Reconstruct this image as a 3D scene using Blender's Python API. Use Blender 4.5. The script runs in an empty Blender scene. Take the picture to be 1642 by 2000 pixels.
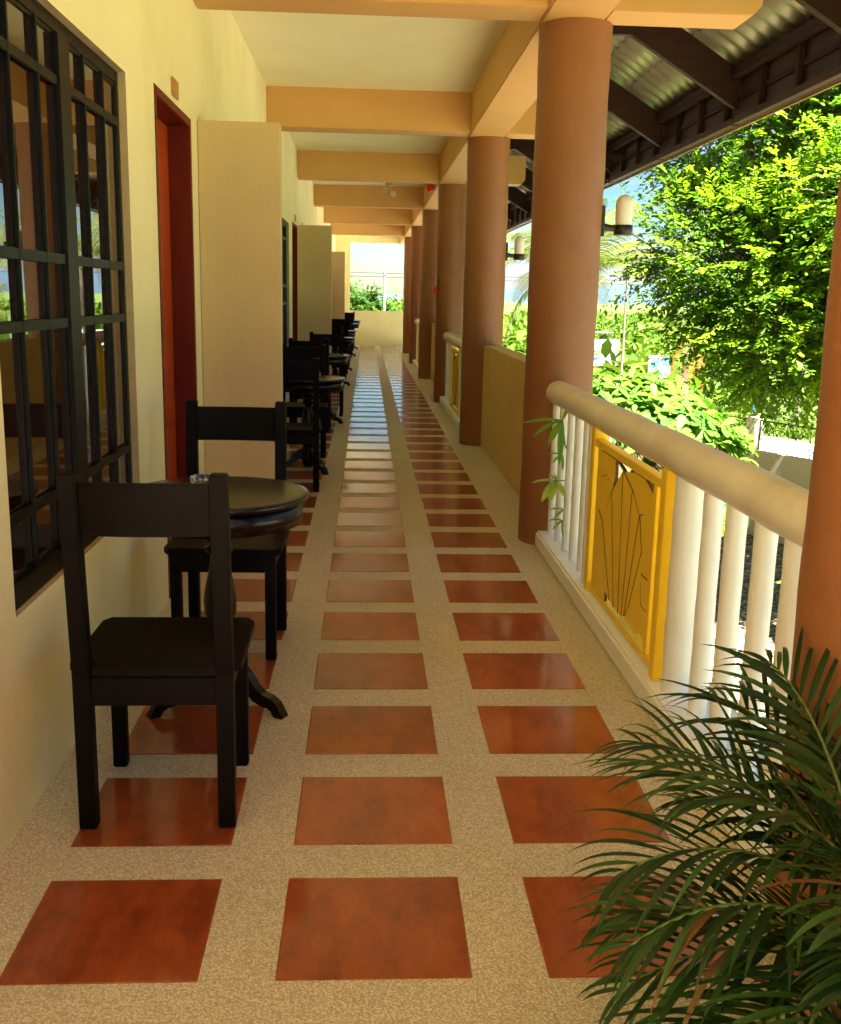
import bpy, bmesh, math, random
import numpy as np
from mathutils import Vector, Matrix, Euler
R = math.radians
random.seed(7)
rng = np.random.default_rng(7)
SC = bpy.context.scene
COL = SC.collection

# ------------------------------------------------------------------ camera
cam_d = bpy.data.cameras.new('camera')
cam = bpy.data.objects.new('camera', cam_d)
COL.objects.link(cam)
SC.camera = cam
yaw, pit, rol = .0549, .2069, .0216
fwd = Vector((math.sin(yaw)*math.cos(pit), math.cos(yaw)*math.cos(pit), -math.sin(pit)))
right0 = Vector((math.cos(yaw), -math.sin(yaw), 0))
up0 = right0.cross(fwd)
rt = right0*math.cos(rol) - up0*math.sin(rol)*-1.0
rt = right0*math.cos(rol) + up0*math.sin(rol)
upv = up0*math.cos(rol) - right0*math.sin(rol)
m = Matrix(((rt.x, upv.x, -fwd.x, 0), (rt.y, upv.y, -fwd.y, 0), (rt.z, upv.z, -fwd.z, 1.5), (0, 0, 0, 1)))
cam.matrix_world = m
cam_d.sensor_fit = 'VERTICAL'
cam_d.sensor_height = 24
cam_d.lens = 24*2000/2000
cam_d.clip_start = .05
cam_d.clip_end = 9000

# ------------------------------------------------------------------ sky, sun, exposure
SUN_EL, SUN_AZ = 60, 158      # degrees; azimuth of the sun measured from +Y towards +X
sdir = Vector((math.sin(R(SUN_AZ))*math.cos(R(SUN_EL)), math.cos(R(SUN_AZ))*math.cos(R(SUN_EL)), math.sin(R(SUN_EL))))
W = bpy.data.worlds.new('World'); SC.world = W; W.use_nodes = True
nt = W.node_tree; nt.nodes.clear()
wo = nt.nodes.new('ShaderNodeOutputWorld'); bg = nt.nodes.new('ShaderNodeBackground')
sky = nt.nodes.new('ShaderNodeTexSky'); sky.sky_type = 'NISHITA'; sky.sun_disc = False
sky.sun_elevation = R(SUN_EL); sky.sun_rotation = R(SUN_AZ)
sky.air_density = 1.0; sky.dust_density = .4; sky.ozone_density = 1.0
tc = nt.nodes.new('ShaderNodeTexCoord'); mp = nt.nodes.new('ShaderNodeMapping')
mp.inputs['Scale'].default_value = (1.0, 1.0, 2.6)
mp.inputs['Location'].default_value = (.35, .1, .2)
nz = nt.nodes.new('ShaderNodeTexNoise'); nz.inputs['Scale'].default_value = 2.6
nz.inputs['Detail'].default_value = 9; nz.inputs['Roughness'].default_value = .62
rp = nt.nodes.new('ShaderNodeValToRGB')
rp.color_ramp.elements[0].position = .46; rp.color_ramp.elements[0].color = (0, 0, 0, 1)
rp.color_ramp.elements[1].position = .64; rp.color_ramp.elements[1].color = (1, 1, 1, 1)
mx = nt.nodes.new('ShaderNodeMixRGB'); mx.inputs[2].default_value = (1.88, 1.98, 2.02, 1)
L = nt.links.new
L(tc.outputs['Generated'], mp.inputs['Vector']); L(mp.outputs[0], nz.inputs['Vector']); L(nz.outputs[0], rp.inputs[0])
hsv = nt.nodes.new('ShaderNodeHueSaturation'); hsv.inputs['Saturation'].default_value = 1.55; hsv.inputs['Value'].default_value = .30
L(sky.outputs[0], hsv.inputs['Color'])
tn = nt.nodes.new('ShaderNodeMixRGB'); tn.blend_type = 'MULTIPLY'; tn.inputs[0].default_value = 1; tn.inputs[2].default_value = (.85, .95, 1.0, 1)
L(hsv.outputs[0], tn.inputs[1])
L(rp.outputs[0], mx.inputs[0]); L(tn.outputs[0], mx.inputs[1]); L(mx.outputs[0], bg.inputs[0])
bg.inputs[1].default_value = .05
L(bg.outputs[0], wo.inputs[0])
sd = bpy.data.lights.new('sun', 'SUN'); sd.energy = 5.0; sd.angle = R(.5); sd.color = (1, .97, .91)
sun = bpy.data.objects.new('sun', sd); COL.objects.link(sun)
sun.rotation_euler = sdir.to_track_quat('Z', 'Y').to_euler()
sun.location = sdir*40
vs = SC.view_settings
vs.view_transform = 'Standard'; vs.look = 'None'; vs.gamma = 1; vs.use_curve_mapping = False
vs.exposure = 3.5
SC.render.engine = 'CYCLES'
cy = SC.cycles
cy.use_denoising = True
cy.max_bounces = 10; cy.diffuse_bounces = 7; cy.glossy_bounces = 5; cy.transmission_bounces = 6
cy.caustics_reflective = False; cy.caustics_refractive = False
cy.sample_clamp_indirect = 8

# ------------------------------------------------------------------ materials
def newmat(name):
    mt = bpy.data.materials.new(name); mt.use_nodes = True
    return mt, mt.node_tree, mt.node_tree.nodes['Principled BSDF']
def mat(name, col, rough=.6, var=.08, vscale=3, bump=0, bscale=60, metal=0, spec=.5, coat=0, detail=5, wear=None, wscale=1.5, objvar=0):
    """plain painted / worn surface: colour with slow noise variation, optional second colour patches, fine bump"""
    mt, t, b = newmat(name)
    tcn = t.nodes.new('ShaderNodeTexCoord')
    n = t.nodes.new('ShaderNodeTexNoise'); n.inputs['Scale'].default_value = vscale; n.inputs['Detail'].default_value = detail
    t.links.new(tcn.outputs['Object'], n.inputs['Vector'])
    r = t.nodes.new('ShaderNodeValToRGB')
    r.color_ramp.elements[0].position = .3; r.color_ramp.elements[1].position = .7
    r.color_ramp.elements[0].color = tuple(c*(1-var) for c in col)+(1,)
    r.color_ramp.elements[1].color = tuple(min(1, c*(1+var)) for c in col)+(1,)
    t.links.new(n.outputs[0], r.inputs[0])
    out = r.outputs[0]
    if wear:
        n2 = t.nodes.new('ShaderNodeTexNoise'); n2.inputs['Scale'].default_value = wscale; n2.inputs['Detail'].default_value = 8
        n2.inputs['Roughness'].default_value = .7
        t.links.new(tcn.outputs['Object'], n2.inputs['Vector'])
        r2 = t.nodes.new('ShaderNodeValToRGB'); r2.color_ramp.elements[0].position = .5; r2.color_ramp.elements[1].position = .75
        t.links.new(n2.outputs[0], r2.inputs[0])
        mm = t.nodes.new('ShaderNodeMixRGB'); mm.inputs[2].default_value = tuple(wear)+(1,)
        t.links.new(r2.outputs[0], mm.inputs[0]); t.links.new(out, mm.inputs[1]); out = mm.outputs[0]
    if objvar:
        oi = t.nodes.new('ShaderNodeObjectInfo')
        hs = t.nodes.new('ShaderNodeHueSaturation')
        ml = t.nodes.new('ShaderNodeMapRange'); ml.inputs[3].default_value = 1-objvar; ml.inputs[4].default_value = 1+objvar
        t.links.new(oi.outputs['Random'], ml.inputs[0]); t.links.new(ml.outputs[0], hs.inputs['Value'])
        t.links.new(out, hs.inputs['Color']); out = hs.outputs[0]
    t.links.new(out, b.inputs['Base Color'])
    b.inputs['Roughness'].default_value = rough; b.inputs['Metallic'].default_value = metal
    b.inputs['Specular IOR Level'].default_value = spec; b.inputs['Coat Weight'].default_value = coat
    if coat: b.inputs['Coat Roughness'].default_value = .12
    if bump:
        n3 = t.nodes.new('ShaderNodeTexNoise'); n3.inputs['Scale'].default_value = bscale; n3.inputs['Detail'].default_value = 6
        t.links.new(tcn.outputs['Object'], n3.inputs['Vector'])
        bp = t.nodes.new('ShaderNodeBump'); bp.inputs['Strength'].default_value = bump; bp.inputs['Distance'].default_value = .01
        t.links.new(n3.outputs[0], bp.inputs['Height']); t.links.new(bp.outputs[0], b.inputs['Normal'])
    return mt
def wood(name, col, rough=.3, grain=.35, scale=(14, 1.2, 14), coat=0, objvar=.06, spec=.5):
    mt, t, b = newmat(name)
    tcn = t.nodes.new('ShaderNodeTexCoord'); mpn = t.nodes.new('ShaderNodeMapping'); mpn.inputs['Scale'].default_value = scale
    n = t.nodes.new('ShaderNodeTexNoise'); n.inputs['Scale'].default_value = 2; n.inputs['Detail'].default_value = 8; n.inputs['Roughness'].default_value = .65
    t.links.new(tcn.outputs['Object'], mpn.inputs[0]); t.links.new(mpn.outputs[0], n.inputs['Vector'])
    r = t.nodes.new('ShaderNodeValToRGB'); r.color_ramp.elements[0].position = .3; r.color_ramp.elements[1].position = .7
    r.color_ramp.elements[0].color = tuple(c*(1-grain) for c in col)+(1,); r.color_ramp.elements[1].color = tuple(min(1, c*(1+grain)) for c in col)+(1,)
    t.links.new(n.outputs[0], r.inputs[0]); t.links.new(r.outputs[0], b.inputs['Base Color'])
    b.inputs['Roughness'].default_value = rough; b.inputs['Coat Weight'].default_value = coat; b.inputs['Specular IOR Level'].default_value = spec
    b.inputs['Coat Roughness'].default_value = .15
    bp = t.nodes.new('ShaderNodeBump'); bp.inputs['Strength'].default_value = .12; bp.inputs['Distance'].default_value = .004
    t.links.new(n.outputs[0], bp.inputs['Height']); t.links.new(bp.outputs[0], b.inputs['Normal'])
    return mt
def leafmat(name, c0, c1, trans=.35, rough=.45, spec=.4):
    """leaf: two real leaf colours mixed by a per-leaf attribute, thin translucency"""
    mt, t, b = newmat(name)
    at = t.nodes.new('ShaderNodeAttribute'); at.attribute_name = 'tint'
    oi = t.nodes.new('ShaderNodeObjectInfo')
    ad = t.nodes.new('ShaderNodeMath'); ad.operation = 'MULTIPLY_ADD'; ad.inputs[1].default_value = .12
    t.links.new(oi.outputs['Random'], ad.inputs[0]); t.links.new(at.outputs['Fac'], ad.inputs[2])
    mm = t.nodes.new('ShaderNodeMixRGB'); mm.inputs[1].default_value = tuple(c0)+(1,); mm.inputs[2].default_value = tuple(c1)+(1,)
    t.links.new(ad.outputs[0], mm.inputs[0]); t.links.new(mm.outputs[0], b.inputs['Base Color'])
    b.inputs['Roughness'].default_value = rough; b.inputs['Specular IOR Level'].default_value = spec
    tr = t.nodes.new('ShaderNodeBsdfTranslucent'); sh = t.nodes.new('ShaderNodeMixShader'); sh.inputs[0].default_value = trans
    g = t.nodes.new('ShaderNodeMixRGB'); g.blend_type = 'MULTIPLY'; g.inputs[0].default_value = 1; g.inputs[2].default_value = (1.3, 1.25, .5, 1)
    t.links.new(mm.outputs[0], g.inputs[1]); t.links.new(g.outputs[0], tr.inputs[0])
    o = t.nodes['Material Output']
    t.links.new(b.outputs[0], sh.inputs[1]); t.links.new(tr.outputs[0], sh.inputs[2]); t.links.new(sh.outputs[0], o.inputs[0])
    return mt

M = {}
M['wall'] = mat('cream_plaster', (.85, .77, .43), .75, .04, 1.2, .25, 45, wear=(.76, .65, .31), wscale=1.1)
M['wing'] = mat('tan_plaster', (.60, .47, .25), .8, .05, 2, .35, 38)  # same cream paint as the wall, darkened: its dimmer light is in the colour
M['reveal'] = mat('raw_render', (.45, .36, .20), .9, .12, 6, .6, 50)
M['beam'] = mat('apricot_paint', (.67, .38, .13), .7, .05, 1.5, .2, 40)
M['ceil'] = mat('ceiling_paint', (.90, .85, .60), .8, .03, 1.5, .08, 30)
M['column'] = mat('terracotta_paint', (.275, .105, .036), .5, .09, 1.3, .3, 90, wear=(.225, .084, .030), wscale=3.5)
M['half'] = mat('ochre_plaster', (.66, .47, .18), .75, .06, 2, .3, 45)
M['white'] = mat('white_paint', (.83, .85, .87), .4, .05, 4, .12, 30)
M['railw'] = mat('aged_white_paint', (.79, .76, .69), .45, .07, 3, .25, 18, wear=(.62, .55, .40), wscale=2.2)
M['yellow'] = mat('yellow_wood_paint', (1.0, .66, .02), .4, .06, 5, .15, 30)
M['seam'] = mat('dark_saw_cut', (.10, .035, .01), .8, .1)
M['dark'] = wood('espresso_wood', (.0034, .0016, .001), .46, .3, coat=0, spec=.10)
M['top'] = wood('espresso_tabletop', (.0045, .0022, .0014), .24, .3, scale=(2, 14, 14), coat=.12, spec=.3)
M['win'] = mat('dark_window_paint', (.003, .0025, .0022), .4, .1, spec=.2)
M['door'] = wood('red_brown_door', (.40, .05, .006), .35, .2, scale=(10, 10, 1), coat=.1, spec=.3)
M['jamb'] = wood('dark_red_jamb', (.13, .010, .002), .45, .2, scale=(10, 10, 1), coat=0, spec=.2)
M['plaque'] = mat('brown_plaque', (.45, .22, .07), .5)
M['rafter'] = wood('brown_timber', (.040, .016, .007), .6, .35, scale=(2, 9, 9), spec=.2)
M['fascia'] = wood('brown_fascia', (.055, .024, .010), .65, .35, scale=(9, 1, 9))
M['rawedge'] = wood('raw_board_edge', (.30, .19, .09), .7, .3, scale=(9, 1, 9))  # brown board made lighter: the lit lower edge is in the colour
M['sheet'] = mat('galvanised_sheet', (.36, .33, .23), .36, .12, 5, metal=.45, objvar=.06)
M['red'] = mat('red_enamel', (.70, .02, .012), .3)
M['metal'] = mat('grey_plastic', (.55, .53, .45), .4)
M['black'] = mat('black_metal', (.018, .014, .016), .45)
M['slab'] = mat('concrete', (.42, .38, .30), .85, .1, 3, .3, 30)
M['iron'] = mat('rusty_iron', (.085, .045, .035), .7, .2, 20)
M['fence'] = mat('pale_fence_paint', (.60, .56, .36), .85, .08, 1.3, .3, 20, wear=(.46, .41, .26), wscale=.9)
M['bark'] = mat('bark', (.13, .10, .07), .9, .25, 9, .8, 20)
M['pot'] = mat('terracotta_pot', (.35, .14, .07), .8, .1, 6, .2, 30)
M['soil'] = mat('soil', (.05, .035, .02), .95, .2, 20, .8, 60)
M['road'] = mat('concrete_road', (.55, .50, .46), .9, .06, .8, .2, 10)
M['sign'] = mat('sign_white', (.34, .34, .33), .5, .02)
M['blue'] = mat('sign_blue', (.02, .06, .22), .5, .02)
M['aqua'] = mat('sign_aqua', (.06, .24, .30), .5, .25, 3)
M['signyellow'] = mat('sign_yellow', (.50, .34, .01), .5, .1, 8)
M['signgreen'] = mat('sign_green', (.03, .15, .03), .5, .1, 8)
M['pole'] = mat('pole_grey', (.16, .15, .14), .8)
M['stemg'] = mat('green_stem', (.10, .16, .03), .5, .1, 20)

def tile_mat():
    mt, t, b = newmat('glazed_terracotta_tile')
    tcn = t.nodes.new('ShaderNodeTexCoord'); oi = t.nodes.new('ShaderNodeObjectInfo')
    va = t.nodes.new('ShaderNodeVectorMath'); va.operation = 'MULTIPLY_ADD'
    va.inputs[1].default_value = (1, .45, 1)
    cb = t.nodes.new('ShaderNodeCombineXYZ')
    mu = t.nodes.new('ShaderNodeMath'); mu.operation = 'MULTIPLY'; mu.inputs[1].default_value = 57
    t.links.new(oi.outputs['Random'], mu.inputs[0]); t.links.new(mu.outputs[0], cb.inputs[0]); t.links.new(mu.outputs[0], cb.inputs[2])
    t.links.new(tcn.outputs['Object'], va.inputs[0]); t.links.new(cb.outputs[0], va.inputs[2])
    n = t.nodes.new('ShaderNodeTexNoise'); n.inputs['Scale'].default_value = 7; n.inputs['Detail'].default_value = 10; n.inputs['Roughness'].default_value = .72
    t.links.new(va.outputs[0], n.inputs['Vector'])
    r = t.nodes.new('ShaderNodeValToRGB'); e = r.color_ramp.elements
    e[0].position = .33; e[0].color = (.17, .030, .012, 1); e[1].position = .64; e[1].color = (.40, .090, .024, 1)
    q = e.new(.5); q.color = (.31, .062, .018, 1)
    t.links.new(n.outputs[0], r.inputs[0])
    n2 = t.nodes.new('ShaderNodeTexNoise'); n2.inputs['Scale'].default_value = 60; n2.inputs['Detail'].default_value = 6
    t.links.new(va.outputs[0], n2.inputs['Vector'])
    mm = t.nodes.new('ShaderNodeMixRGB'); mm.blend_type = 'MULTIPLY'; mm.inputs[0].default_value = .35
    t.links.new(r.outputs[0], mm.inputs[1]); t.links.new(n2.outputs[0], mm.inputs[2])
    g = t.nodes.new('ShaderNodeHueSaturation')
    ml = t.nodes.new('ShaderNodeMapRange'); ml.inputs[3].default_value = 1.05; ml.inputs[4].default_value = 1.28
    t.links.new(oi.outputs['Random'], ml.inputs[0]); t.links.new(ml.outputs[0], g.inputs['Value'])
    t.links.new(mm.outputs[0], g.inputs['Color']); t.links.new(g.outputs[0], b.inputs['Base Color'])
    b.inputs['Roughness'].default_value = .30
    mr = t.nodes.new('ShaderNodeMapRange'); mr.inputs[3].default_value = .26; mr.inputs[4].default_value = .34
    b.inputs['Coat Weight'].default_value = .8; b.inputs['Coat Roughness'].default_value = .09; b.inputs['Coat IOR'].default_value = 1.45; b.inputs['Specular IOR Level'].default_value = .2
    t.links.new(n.outputs[0], mr.inputs[0]); t.links.new(mr.outputs[0], b.inputs['Roughness'])
    bp = t.nodes.new('ShaderNodeBump'); bp.inputs['Strength'].default_value = .05; bp.inputs['Distance'].default_value = .003
    t.links.new(n.outputs[0], bp.inputs['Height']); t.links.new(bp.outputs[0], b.inputs['Normal'])
    return mt
M['tile'] = tile_mat()
def pebble_mat(name, cols, scale, rough=.6, bump=.7, dist=.006, rand=1.0, edge=(.25, .19, .10), spec=.4, big=.12):
    mt, t, b = newmat(name)
    tcn = t.nodes.new('ShaderNodeTexCoord')
    v = t.nodes.new('ShaderNodeTexVoronoi'); v.inputs['Scale'].default_value = scale; v.inputs['Randomness'].default_value = rand
    t.links.new(tcn.outputs['Object'], v.inputs['Vector'])
    sp = t.nodes.new('ShaderNodeSeparateColor'); t.links.new(v.outputs['Color'], sp.inputs[0])
    r = t.nodes.new('ShaderNodeValToRGB'); e = r.color_ramp.elements
    e[0].position = 0; e[0].color = tuple(cols[0])+(1,); e[1].position = 1; e[1].color = tuple(cols[-1])+(1,)
    for i, c in enumerate(cols[1:-1]):
        q = e.new((i+1)/(len(cols)-1)); q.color = tuple(c)+(1,)
    t.links.new(sp.outputs[0], r.inputs[0])
    de = t.nodes.new('ShaderNodeMapRange'); de.inputs[1].default_value = .25; de.inputs[2].default_value = .75; de.inputs[3].default_value = 0; de.inputs[4].default_value = 1
    t.links.new(v.outputs['Distance'], de.inputs[0])
    mm = t.nodes.new('ShaderNodeMixRGB'); mm.inputs[2].default_value = tuple(edge)+(1,)
    t.links.new(de.outputs[0], mm.inputs[0]); t.links.new(r.outputs[0], mm.inputs[1])
    n = t.nodes.new('ShaderNodeTexNoise'); n.inputs['Scale'].default_value = 1.3; n.inputs['Detail'].default_value = 7
    t.links.new(tcn.outputs['Object'], n.inputs['Vector'])
    hs = t.nodes.new('ShaderNodeHueSaturation'); ml = t.nodes.new('ShaderNodeMapRange')
    ml.inputs[1].default_value = .3; ml.inputs[2].default_value = .7; ml.inputs[3].default_value = 1-big; ml.inputs[4].default_value = 1+big
    t.links.new(n.outputs[0], ml.inputs[0]); t.links.new(ml.outputs[0], hs.inputs['Value']); t.links.new(mm.outputs[0], hs.inputs['Color'])
    t.links.new(hs.outputs[0], b.inputs['Base Color'])
    b.inputs['Roughness'].default_value = rough; b.inputs['Specular IOR Level'].default_value = spec
    iv = t.nodes.new('ShaderNodeMath'); iv.operation = 'SUBTRACT'; iv.inputs[0].default_value = 1
    t.links.new(v.outputs['Distance'], iv.inputs[1])
    bp = t.nodes.new('ShaderNodeBump'); bp.inputs['Strength'].default_value = bump; bp.inputs['Distance'].default_value = dist
    t.links.new(iv.outputs[0], bp.inputs['Height']); t.links.new(bp.outputs[0], b.inputs['Normal'])
    return mt
M['pebble'] = pebble_mat('washed_pebble_floor', [(.52, .46, .34), (.70, .64, .51), (.82, .78, .67), (.62, .55, .42)], 170, .55, .8, .004, edge=(.46, .39, .28), big=.07)
M['gravel'] = pebble_mat('gravel', [(.12, .09, .055), (.34, .28, .16), (.46, .40, .26), (.24, .19, .11)], 13, .9, 1, .05, edge=(.05, .04, .025), big=.2)
M['field'] = pebble_mat('rough_grass', [(.05, .10, .008), (.08, .14, .012), (.12, .16, .02), (.07, .12, .012)], 4, .9, .8, .08, edge=(.08, .12, .02), big=.3)

def glass_mat(name, col, rough=.02, ior=1.9):
    mt, t, b = newmat(name)
    b.inputs['Base Color'].default_value = tuple(col)+(1,); b.inputs['Roughness'].default_value = rough; b.inputs['IOR'].default_value = ior
    n = t.nodes.new('ShaderNodeTexNoise'); n.inputs['Scale'].default_value = 1.6; n.inputs['Detail'].default_value = 1
    tcn = t.nodes.new('ShaderNodeTexCoord'); t.links.new(tcn.outputs['Object'], n.inputs['Vector'])
    bp = t.nodes.new('ShaderNodeBump'); bp.inputs['Strength'].default_value = .03; bp.inputs['Distance'].default_value = .02
    t.links.new(n.outputs[0], bp.inputs['Height']); t.links.new(bp.outputs[0], b.inputs['Normal'])
    return mt
M['pane'] = glass_mat('tinted_window_glass', (.020, .006, .004), .012, 3.3)
mt, t, b = newmat('clear_glass'); b.inputs['Transmission Weight'].default_value = 1; b.inputs['Roughness'].default_value = .03; b.inputs['IOR'].default_value = 1.5; b.inputs['Base Color'].default_value = (.93, .96, .97, 1)
M['glass'] = mt
mt, t, b = newmat('opal_glass'); b.inputs['Base Color'].default_value = (.90, .87, .78, 1); b.inputs['Roughness'].default_value = .25; b.inputs['Subsurface Weight'].default_value = .4; b.inputs['Subsurface Radius'].default_value = (.03, .03, .02)
M['opal'] = mt
M['leaf_tree'] = leafmat('tree_leaf', (.065, .16, .014), (.27, .42, .02), .48, .5, .25)
M['leaf_broad'] = leafmat('broad_leaf', (.045, .13, .018), (.13, .25, .022), .38, .55, .2)
M['leaf_scrub'] = leafmat('scrub_leaf', (.045, .105, .008), (.085, .14, .010), .3, .6, .2)
M['leaf_pale'] = leafmat('pale_scrub_leaf', (.07, .16, .015), (.13, .20, .018), .3, .6, .2)
M['leaf_far'] = leafmat('far_tree_leaf', (.035, .10, .018), (.08, .15, .022), .3, .6, .2)
M['leaf_palm'] = leafmat('coconut_leaf', (.045, .085, .01), (.10, .11, .012), .3, .5, .3)
M['leaf_pot'] = leafmat('areca_leaf', (.010, .032, .007), (.040, .110, .022), .25, .36, .4)
M['leaf_brown'] = leafmat('withered_leaflet', (.10, .05, .018), (.22, .13, .05), .15, .6, .2)
M['leaf_vine'] = leafmat('vine_leaf', (.10, .28, .03), (.40, .50, .10), .4, .35, .5)
M['leaf_dry'] = leafmat('dry_leaf', (.22, .10, .015), (.32, .17, .03), .25, .7, .2)

# ------------------------------------------------------------------ mesh helpers
class MB:
    def __init__(s): s.v = []; s.f = []; s.mi = []; s.sm = []
    def add(s, vs, fs, mi=0, smooth=False):
        o = len(s.v); s.v += [tuple(v) for v in vs]; s.f += [tuple(i+o for i in f) for f in fs]
        s.mi += [mi]*len(fs); s.sm += [smooth]*len(fs)
    def box(s, x0, x1, y0, y1, z0, z1, mi=0):
        vs = [(x, y, z) for z in (z0, z1) for y in (y0, y1) for x in (x0, x1)]
        s.add(vs, [(0, 2, 3, 1), (4, 5, 7, 6), (0, 1, 5, 4), (2, 6, 7, 3), (0, 4, 6, 2), (1, 3, 7, 5)], mi); return s
    def beam(s, a, b, w, h, up=(0, 0, 1), mi=0):
        a = Vector(a); b = Vector(b); d = (b-a).normalized(); u = Vector(up); r = d.cross(u).normalized(); u = r.cross(d).normalized()
        vs = [p + r*sx*w/2 + u*sz*h/2 for p in (a, b) for sz in (-1, 1) for sx in (-1, 1)]
        s.add(vs, [(0, 2, 3, 1), (4, 5, 7, 6), (0, 1, 5, 4), (2, 6, 7, 3), (0, 4, 6, 2), (1, 3, 7, 5)], mi); return s
    def tube(s, pts, rad, n=8, cap=True, mi=0, ry=None):
        pts = [Vector(p) for p in pts]; k = len(pts)
        if not hasattr(rad, '__len__'): rad = [rad]*k
        vs = []; ref = None
        for i, p in enumerate(pts):
            d = (pts[min(i+1, k-1)]-pts[max(i-1, 0)]).normalized()
            if ref is None: ref = Vector((0, 0, 1)) if abs(d.z) < .9 else Vector((1, 0, 0))
            r = d.cross(ref).normalized(); u = r.cross(d).normalized(); ref = u
            for j in range(n):
                a = 2*math.pi*j/n
                vs.append(p + r*math.cos(a)*rad[i] + u*math.sin(a)*(rad[i] if ry is None else ry*rad[i]))
        fs = [(i*n+j, i*n+(j+1) % n, (i+1)*n+(j+1) % n, (i+1)*n+j) for i in range(k-1) for j in range(n)]
        s.add(vs, fs, mi, True)
        if cap: s.add(vs[:n], [tuple(range(n-1, -1, -1))], mi); s.add(vs[-n:], [tuple(range(n))], mi)
        return s
    def lathe(s, prof, n=24, c=(0, 0, 0), mi=0, smooth=True, axis='z'):
        vs = []
        for (z, r) in prof:
            for j in range(n):
                a = 2*math.pi*j/n; p = (r*math.cos(a), r*math.sin(a), z)
                if axis == 'x': p = (p[2], p[0], p[1])
                vs.append((c[0]+p[0], c[1]+p[1], c[2]+p[2]))
        fs = [(i*n+j, i*n+(j+1) % n, (i+1)*n+(j+1) % n, (i+1)*n+j) for i in range(len(prof)-1) for j in range(n)]
        s.add(vs, fs, mi, smooth)
        s.add(vs[:n], [tuple(range(n-1, -1, -1))], mi); s.add(vs[-n:], [tuple(range(n))], mi); return s
    def prism(s, poly, o, u, w, ext, mi=0, side_mi=None):
        """polygon (a,b) placed at o + a*u + b*w, extruded by vector ext"""
        o = Vector(o); u = Vector(u); w = Vector(w); e = Vector(ext); n = len(poly)
        vs = [o+u*a+w*b for a, b in poly]+[o+u*a+w*b+e for a, b in poly]
        s.add(vs, [tuple(range(n-1, -1, -1)), tuple(range(n, 2*n))], mi)
        s.add(vs, [(i, (i+1) % n, n+(i+1) % n, n+i) for i in range(n)], mi if side_mi is None else side_mi); return s
    def mesh(s, name, mats, bevel=0, seg=2, fix=True):
        me = bpy.data.meshes.new(name); me.from_pydata(s.v, [], s.f)
        if not isinstance(mats, (list, tuple)): mats = [mats]
        for q in mats: me.materials.append(q)
        me.polygons.foreach_set('material_index', s.mi); me.polygons.foreach_set('use_smooth', s.sm)
        if fix or bevel:
            bm = bmesh.new(); bm.from_mesh(me)
            if bevel:
                bmesh.ops.remove_doubles(bm, verts=bm.verts, dist=1e-5)
                es = [e for e in bm.edges if len(e.link_faces) == 2 and e.calc_face_angle(0) > .6]
                bmesh.ops.bevel(bm, geom=es, offset=bevel, segments=seg, affect='EDGES', clamp_overlap=True)
            bmesh.ops.recalc_face_normals(bm, faces=bm.faces)
            bm.to_mesh(me); bm.free()
        me.update(); return me
    def build(s, name, mats, parent=None, bevel=0, seg=2, loc=None, fix=True):
        return put(name, s.mesh(name, mats, bevel, seg, fix), parent, loc)
def put(name, me, parent=None, loc=None, rot=None, scale=None, mw=None):
    o = bpy.data.objects.new(name, me); COL.objects.link(o)
    if parent: o.parent = parent
    if loc is not None: o.location = loc
    if rot is not None: o.rotation_euler = rot
    if scale is not None: o.scale = scale
    if mw is not None: o.matrix_local = mw
    return o
def tag(o, label, cat, group=None):
    o['label'] = label; o['category'] = cat
    if group: o['group'] = group
    return o
def struct(o): o['kind'] = 'structure'; return o
def stuff(o): o['kind'] = 'stuff'; return o
def empty(name, loc=(0, 0, 0), rz=0):
    o = bpy.data.objects.new(name, None); COL.objects.link(o); o.location = loc; o.rotation_euler = (0, 0, rz); o.empty_display_size = .2
    return o
def thing(name, label, cat, group=None, loc=(0, 0, 0), rz=0): return tag(empty(name, loc, rz), label, cat, group)
KIDS = {}
def copy_tree(o, parent=None):
    c = o.copy(); COL.objects.link(c)
    if parent: c.parent = parent
    for ch in list(o.children): copy_tree(ch, c)
    return c
def box(name, x0, x1, y0, y1, z0, z1, m_, parent=None, bevel=0):
    return MB().box(x0, x1, y0, y1, z0, z1).build(name, m_, parent, bevel)
ORD = ['first', 'second', 'third', 'fourth', 'fifth', 'sixth', 'seventh', 'eighth', 'ninth', 'tenth', 'eleventh', 'twelfth', 'thirteenth', 'fourteenth', 'fifteenth']

# ------------------------------------------------------------------ setting: dimensions
WX = -.97                                   # face of the left wall
CY = [2.13] + [6.33+4.36*k for k in range(6)]   # column centres
CX, CR = 1.185, .21
YE = 32.2
GZ = -3.0
PER = 8.70

# ---- floor: washed pebble sheet with single tiles set proud of it
fl = struct(MB().box(WX-.2, 1.40, -7, 33, -.16, 0).build('floor', M['pebble'], bevel=0))
TX = [(-.801, -.362), (-.190, .251), (.423, .874)]
for ci, (a, b_) in enumerate(TX):
    mb = MB(); w = (b_-a)/2; h = .206; c = .004
    mb.add([(-w, -h, 0), (w, -h, 0), (w, h, 0), (-w, h, 0), (-w+c, -h+c, .002), (w-c, -h+c, .002), (w-c, h-c, .002), (-w+c, h-c, .002)],
           [(4, 5, 6, 7), (0, 1, 5, 4), (1, 2, 6, 5), (2, 3, 7, 6), (3, 0, 4, 7)])
    me = mb.mesh('tile', M['tile'])
    for k in range(-15, 52):
        y = 2.031+.579*k+.206
        if y > YE-.25: continue
        o = put('tile', me, fl, ((a+b_)/2+random.uniform(-.002, .002), y+random.uniform(-.002, .002), .0005), (0, 0, random.uniform(-.004, .004)+(0 if (k+ci) % 2 else math.pi)))

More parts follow.
